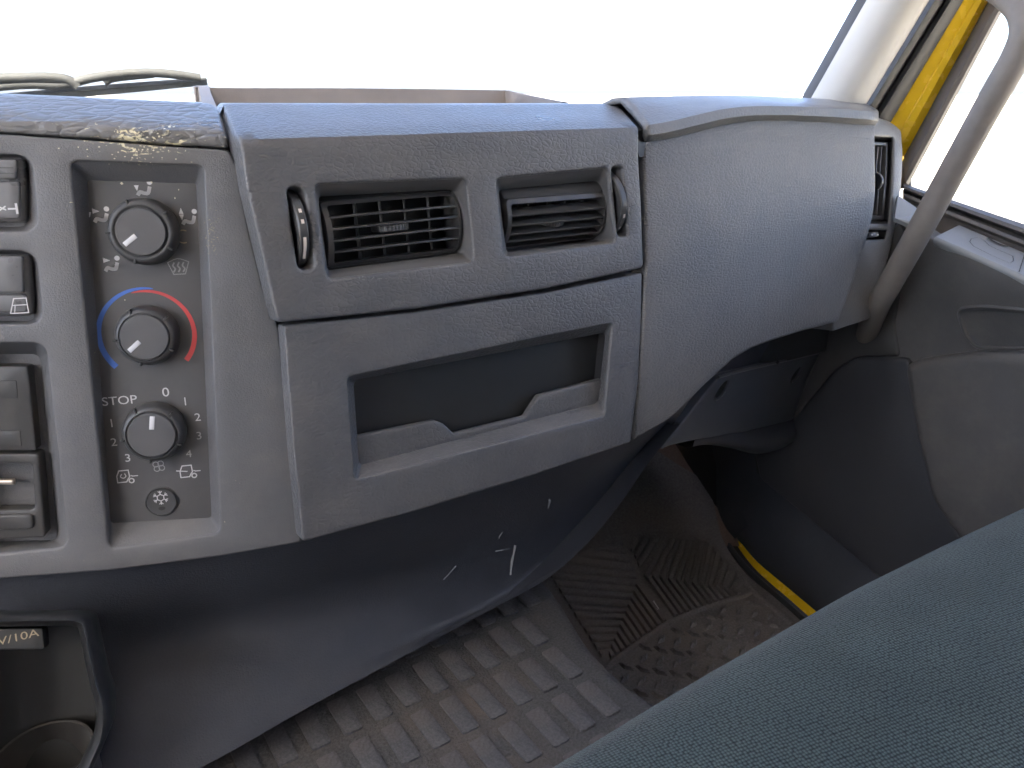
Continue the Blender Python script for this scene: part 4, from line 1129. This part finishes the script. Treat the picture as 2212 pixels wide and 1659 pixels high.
hc = [(1700, 920), (1795, 705), (1880, 560), (1940, 478), (1975, 522), (1940, 640), (1930, 700), (1942, 771), (1850, 771), (1800, 802)]
panel('shaded_corner', DR, rounded(DR.hits(hc, -.004), .008, 3), [], M['cornershade'], door, r=.004, depth=.006, d0=-.004, step=.03)  # shade in the front corner of the lining, laid on as a dark panel
# pocket bulge
pk = [(1946, 786), (2000, 776), (2087, 765), (2212, 763), (2400, 790), (2400, 1400), (2120, 1330), (2075, 1180), (2040, 1130), (2007, 1084), (1983, 984), (1962, 880)]
panel('map_pocket', DR, rounded(DR.hits(pk, -.03), .02, 4), [], M['doorgrey'], door, r=.016, depth=.034, d0=-.03, step=.02, ns=6)
# door pull recess
pu = [(2067, 672), (2120, 668), (2212, 676), (2330, 700), (2330, 752), (2212, 752), (2110, 750), (2085, 728)]
PUh = rounded(ccw(DR.hits(pu, -.006)), .012, 4)
recess('pull_recess', DR, [(offset(PUh, -.006), -.0004), (offset(PUh, -.003), -.0045), (PUh, -.004), (offset(PUh, .006), .012)], M['doorgrey'], door, cap=True, smooth=60)
dk = DR.hits([(2180, 690), (2172, 750)], -.001)
# corner trim where the sill meets the dash
ct = [at(1935, 428, X=1.04), at(1992, 468, X=1.06), at(1985, 490, X=1.03), at(1962, 492, X=1.02), at(1928, 478, X=1.01)]
o = mesh_obj('corner_trim', ct, [(0, 1, 2, 3, 4)], M['ledge'], door, None); o.modifiers.new('solid', 'SOLIDIFY').thickness = .006
# window frame: front post and glass
fr = [((1952, 322), (2262, -240), 1.118), ((1953, 352), (2272, -240), 1.10), ((1954, 380), (2288, -240), 1.094), ((1957, 396), (2300, -240), 1.098), ((1963, 399), (2308, -240), 1.106)]
rows = [[at(lerp(a_[0], b_[0], t), lerp(a_[1], b_[1], t), X=x) for t in np.linspace(0, 1, 10)] for a_, b_, x in fr]
grid('window_frame', rows, M['frame'], door, 30, flip=True)
o = mesh_obj('window_frame', [at(u, v, X=1.113) for u, v in ((1930, 300), (1958, 305), (1967, 403), (1930, 412))], [(3, 2, 1, 0)], M['frame'], door, None); o.modifiers.new('solid', 'SOLIDIFY').thickness = .004
gl = [at(1957, 404, X=1.107), at(2330, 530, X=1.107), np.array((1.107, -.35, .74)), np.array((1.107, -.35, 1.66)), np.array((1.107, .38, 1.66))]
o = mesh_obj('glass', gl, [(0, 1, 2, 3, 4)], M['glass'], door, None); o.modifiers.new('solid', 'SOLIDIFY').thickness = .004
pr = at(2330, 600, X=1.10)
flat_box('rear_lining', 1.07, 1.12, -.745, pr[1] - .02, -.05, .70, M['doorgrey'], door, .004)
flat_box('window_frame', 1.085, 1.135, -.745, -.30, .70, 1.715, M['trimbeige'], door, .004)
flat_box('window_frame', 1.085, 1.135, -.298, .42, 1.63, 1.715, M['trimbeige'], door, .004)

# ------------------------------------------------------------------ windscreen pillar
M['pillar'] = plain('pale grey pillar lining', (.42, .405, .38), rough=.75, nscale=6)
pil = thing('windscreen_pillar', at(1800, 240, X=1.03), 'raked windscreen pillar with pale lining and yellow outer edge', 'pillar')
def lines(name, ls, mat, parent, sm=60, flip=True):
    rows = [[at(lerp(a_[0], b_[0], t), lerp(a_[1], b_[1], t), X=x) for t in np.linspace(-.25, 1, 12)] for a_, b_, x in ls]
    return grid(name, rows, mat, parent, sm, flip=flip)
def ext(p, q, y=-330):
    t = (y - p[1]) / (q[1] - p[1]); return (lerp(p[0], q[0], t), y)
def pl2(p, q, x): return (p, ext(p, q), x)
lines('screen_seal', [pl2((1729, 216), (1849, 0), 1.005), pl2((1731, 216), (1851, 0), .998), pl2((1752, 212), (1872, 0), .992), pl2((1754, 213), (1874, 0), 1.0)], M['seal'], pil, 30)
lines('lining', [pl2((1752, 212), (1872, 0), .990), pl2((1758, 214), (1879, 0), .982), pl2((1776, 216), (1900, 0), .974), pl2((1805, 220), (1934, 0), .974), pl2((1835, 224), (1968, 0), .985), pl2((1858, 227), (1994, 0), 1.003), pl2((1869, 229), (2008, 0), 1.02)], M['pillar'], pil, 60)
lines('door_seal', [pl2((1866, 229), (2005, 0), 1.03), pl2((1878, 232), (2020, 0), 1.022), pl2((1889, 236), (2035, 0), 1.03), pl2((1896, 239), (2044, 0), 1.045), pl2((1905, 243), (2055, 0), 1.038), pl2((1916, 249), (2068, 0), 1.045), pl2((1928, 258), (2082, 0), 1.07)], M['seal'], pil, 60)
lines('painted_edge', [pl2((1922, 256), (2074, 0), 1.078), pl2((1930, 268), (2090, 0), 1.083), pl2((1941, 288), (2106, 0), 1.090), pl2((1943, 291), (2109, 0), 1.0895), pl2((1950, 310), (2122, 0), 1.094), pl2((1957, 334), (2136, 0), 1.110)], M['yellow'], pil, 12)

# grab handle
M['handle'] = plain('warm grey handle plastic', (.165, .145, .126), rough=.62, nscale=80)
hp = [(1868, 745, 1.10), (1878, 705, 1.05), (1899, 655, 1.0), (1932, 596, .985), (1987, 497, .975), (2034, 412, .98), (2082, 325, .98), (2126, 245, .98), (2164, 178, .98), (2197, 118, .985), (2214, 68, .99), (2206, 22, 1.0), (2172, -14, 1.015), (2120, -46, 1.035)]
ho_ = tube('grab_handle', smooth_line([at(u, v, X=x) for u, v, x in hp], 6), .0158, M['handle'], None, 20)
tag(ho_, 'curved beige grab handle running beside the door window', 'grab handle')

# ------------------------------------------------------------------ engine tunnel with brick-pattern mat
tun = thing('tunnel_mat', TUN.P(.4, .5, .28), 'grey rubber mat with raised brick-shaped pads on the engine tunnel', 'floor mat')
edge = [(1120, 1190), (1167, 1247), (1200, 1288), (1235, 1343), (1275, 1403), (1335, 1463), (1375, 1495), (1427, 1525), (1560, 1590)]
E = [at(u, v, Z=ZT) for u, v in edge]
E = [np.array((E[0][0] - .02, 1.1, ZT))] + E + [np.array((E[-1][0] + .1, -.2, ZT))]
E = smooth_line(E, 5)
Lf = [np.array((-.25, p[1], ZT)) for p in E]
inE = [p + np.array((-.02, -.008, .002)) for p in E]
rows = [[lerp(a_, b_, t) for a_, b_ in zip(Lf, inE)] for t in np.linspace(0, 1, 8)]
rows += [[p + np.array((-.008, -.003, 0.001)) for p in E], [p + np.array((0, 0, -.004)) for p in E], [p + np.array((.005, .003, -.012)) for p in E], [p + np.array((.008, .004, -.03)) for p in E], [np.array((p[0] + .03, p[1] + .01, -.005)) for p in E]]
grid('skin', rows, M['tunnel'], tun, 60, flip=False)
def z4(x, y): return ((700 + x / 1.1642) * .553, (2200 + y / 1.1642) * .553)
b0 = at(*z4(1595, 320), Z=ZT); b6 = at(*z4(1018, 580), Z=ZT); d0_ = at(*z4(1845, 660), Z=ZT)
cs = (b6 - b0) / 5.0; rs_ = (d0_ - b0) / 2.0
rs_ = rs_ - cs * ((rs_ @ cs) / (cs @ cs)) * .85
ang = math.atan2(cs[1], cs[0])
cl_, rl_ = np.linalg.norm(cs), np.linalg.norm(rs_)
def pad_mesh():
    import bmesh
    bm = bmesh.new(); a_, b_ = cl_ * .295, rl_ * .405
    pr_ = rounded([(-a_, -b_), (a_, -b_), (a_, b_), (-a_, b_)], .0035, 4)
    lv = [(1.0, -.001), (1.0, .0022), (.985, .0029), (.93, .0032)]
    vs_, fs_ = [], []
    for s_, z in lv:
        for x, y in pr_: vs_.append((x - (1 - s_) * .012 * (1 if x > 0 else -1), y - (1 - s_) * .016 * (1 if y > 0 else -1), z))
    n_ = len(pr_)
    for k in range(len(lv) - 1):
        for i in range(n_): fs_.append((k * n_ + i, k * n_ + (i + 1) % n_, (k + 1) * n_ + (i + 1) % n_, (k + 1) * n_ + i))
    fs_.append(tuple(range((len(lv) - 1) * n_, len(lv) * n_)))
    me = bpy.data.meshes.new('tread_pad'); me.from_pydata(vs_, [], fs_); me.materials.append(M['tread'])
    me.polygons.foreach_set('use_smooth', [True] * len(me.polygons)); me.set_sharp_from_angle(angle=R(40)); bm.free(); return me
pme = pad_mesh()
for r_ in range(-1, 6):
    for c in range(-1, 13):
        if c < 0 and r_ != -1: continue
        p = b0 + cs * c + rs_ * r_
        if r_ >= 3 and p[0] > .5: continue
        if p[0] < -.2 or p[1] < .05: continue
        o = bpy.data.objects.new('tread_pad', pme); COL.objects.link(o); o.location = (p[0], p[1], ZT + .0005 + (.0015 if c < 2 else 0)); o.rotation_euler = (0, 0, ang + random.uniform(-.015, .015)); attach(o, tun)

# ------------------------------------------------------------------ passenger seat
def fabric(name):
    mt, t, b = new_mat(name)
    co = coords(t, (1, 1, 1), (0, 0, R(12)))
    vo = N(t, 'ShaderNodeTexVoronoi', feature='F1', voronoi_dimensions='2D', i_Scale=440.0, i_Randomness=.3); t.links.new(co, vo.inputs['Vector'])
    rp = ramp(t, .15, .62, (.070, .094, .088, 1), (.004, .008, .0085, 1)); t.links.new(vo.outputs['Distance'], rp.inputs[0])
    big = N(t, 'ShaderNodeTexNoise', i_Scale=16.0, i_Detail=6.0); t.links.new(coords(t), big.inputs['Vector'])
    r2 = ramp(t, .3, .7, (.82, .82, .82, 1), (1.15, 1.15, 1.15, 1)); t.links.new(big.outputs[0], r2.inputs[0])
    t.links.new(mix_rgb(t, 1.0, rp.outputs[0], r2.outputs[0], 'MULTIPLY'), b.inputs['Base Color'])
    b.inputs['Roughness'].default_value = .9; b.inputs['Specular IOR Level'].default_value = .2
    b.inputs['Sheen Weight'].default_value = .15
    bp = N(t, 'ShaderNodeBump', i_Strength=.7, i_Distance=.0012); t.links.new(math_n(t, 'SUBTRACT', 1.0, vo.outputs['Distance']), bp.inputs['Height']); t.links.new(bp.outputs[0], b.inputs['Normal'])
    return mt
M['fabric'] = fabric('teal grey woven fabric')
ZS = .50
seat = thing('passenger_seat', (.55, 0, 0), 'passenger seat cushion in teal grey woven fabric', 'seat')
sil = [(1120, 1730), (1230, 1660), (1340, 1592), (1500, 1493), (1700, 1376), (1850, 1288), (1920, 1250), (2000, 1210), (2100, 1160), (2212, 1107), (2300, 1066)]
S = smooth_line([at(u, v, Z=ZS) for u, v in sil], 5)
# extend left and right
prof = [(-.02, -.30), (.012, -.20), (.022, -.12), (.026, -.07), (.024, -.04), (.016, -.016), (0, 0), (-.012, .010), (-.03, .018), (-.06, .028), (-.12, .034), (-.40, .028)]
prof = [(.016, -.28), (.022, -.12), (.016, -.05), (.008, -.018), (0, 0)]
rows = []
pr3 = [(.030, -.30), (.036, -.22), (.040, -.14), (.038, -.08), (.030, -.040), (.016, -.014), (0, 0), (-.020, .007), (-.05, .012), (-.10, .014), (-.18, .010), (-.28, .004), (-.40, .0), (-.55, 0)]
for dy, dz in pr3:
    rows.append([p + np.array((0, dy, dz)) for p in S])
co_ = grid('cushion', rows, M['fabric'], seat, 80, flip=True)
for k in (0, len(S) - 1):
    cp_ = [r_[k] for r_ in rows] + [rows[-1][k] + np.array((0, 0, -.28))]
    mesh_obj('side_panel', cp_, [tuple(range(len(cp_)))], M['fabric'], seat, None)
flat_box('base', .22, .80, -.30, .22, .01, .22, M['black'], seat, .01)

# ------------------------------------------------------------------ wiper outside the screen
M['wiper'] = plain('weathered grey rubber', (.06, .058, .052), rough=.6)
M['wipm'] = plain('weathered metal', (.032, .030, .027), rough=.7)
wp = thing('windscreen_wiper', at(100, 220, Y=1.22), 'windscreen wiper resting low outside the glass on the left', 'wiper')
YW = 1.24
bl_t = [(-120, 216), (0, 203), (107, 193), (250, 181), (445, 167)]; bl_b = [(-120, 236), (0, 224), (130, 213), (190, 209), (449, 184)]
def wq(l, y): return [at(u, v, Y=y) for u, v in l]
A = smooth_line(wq(bl_t, YW), 5); B = smooth_line(wq(bl_b, YW), 5)
rows = [[p + np.array((0, .012, 0)) for p in A], A, [lerp(a_, b_, .38) + np.array((0, -.004, 0)) for a_, b_ in zip(A, B)], [lerp(a_, b_, .42) for a_, b_ in zip(A, B)], B, [p + np.array((0, .006, 0)) for p in B]]
grid('blade', rows, M['wiper'], wp, 30, thick=.003)
tube('yoke', smooth_line(wq([(-120, 178), (-30, 171), (40, 168), (100, 167), (140, 171), (160, 180), (168, 187)], YW - .01), 5), .0066, M['wipm'], wp, 10)
tube('yoke', smooth_line(wq([(160, 178), (200, 168), (260, 160), (320, 157), (370, 160), (415, 166), (432, 169)], YW - .01), 5), .0062, M['wipm'], wp, 10)
tube('yoke', smooth_line(wq([(-80, 195), (0, 186), (60, 182), (120, 184), (160, 180)], YW - .008), 5), .0062, M['wipm'], wp, 10)
tube('yoke', smooth_line(wq([(225, 178), (240, 170), (275, 165), (330, 160)], YW - .008), 5), .0055, M['wipm'], wp, 10)
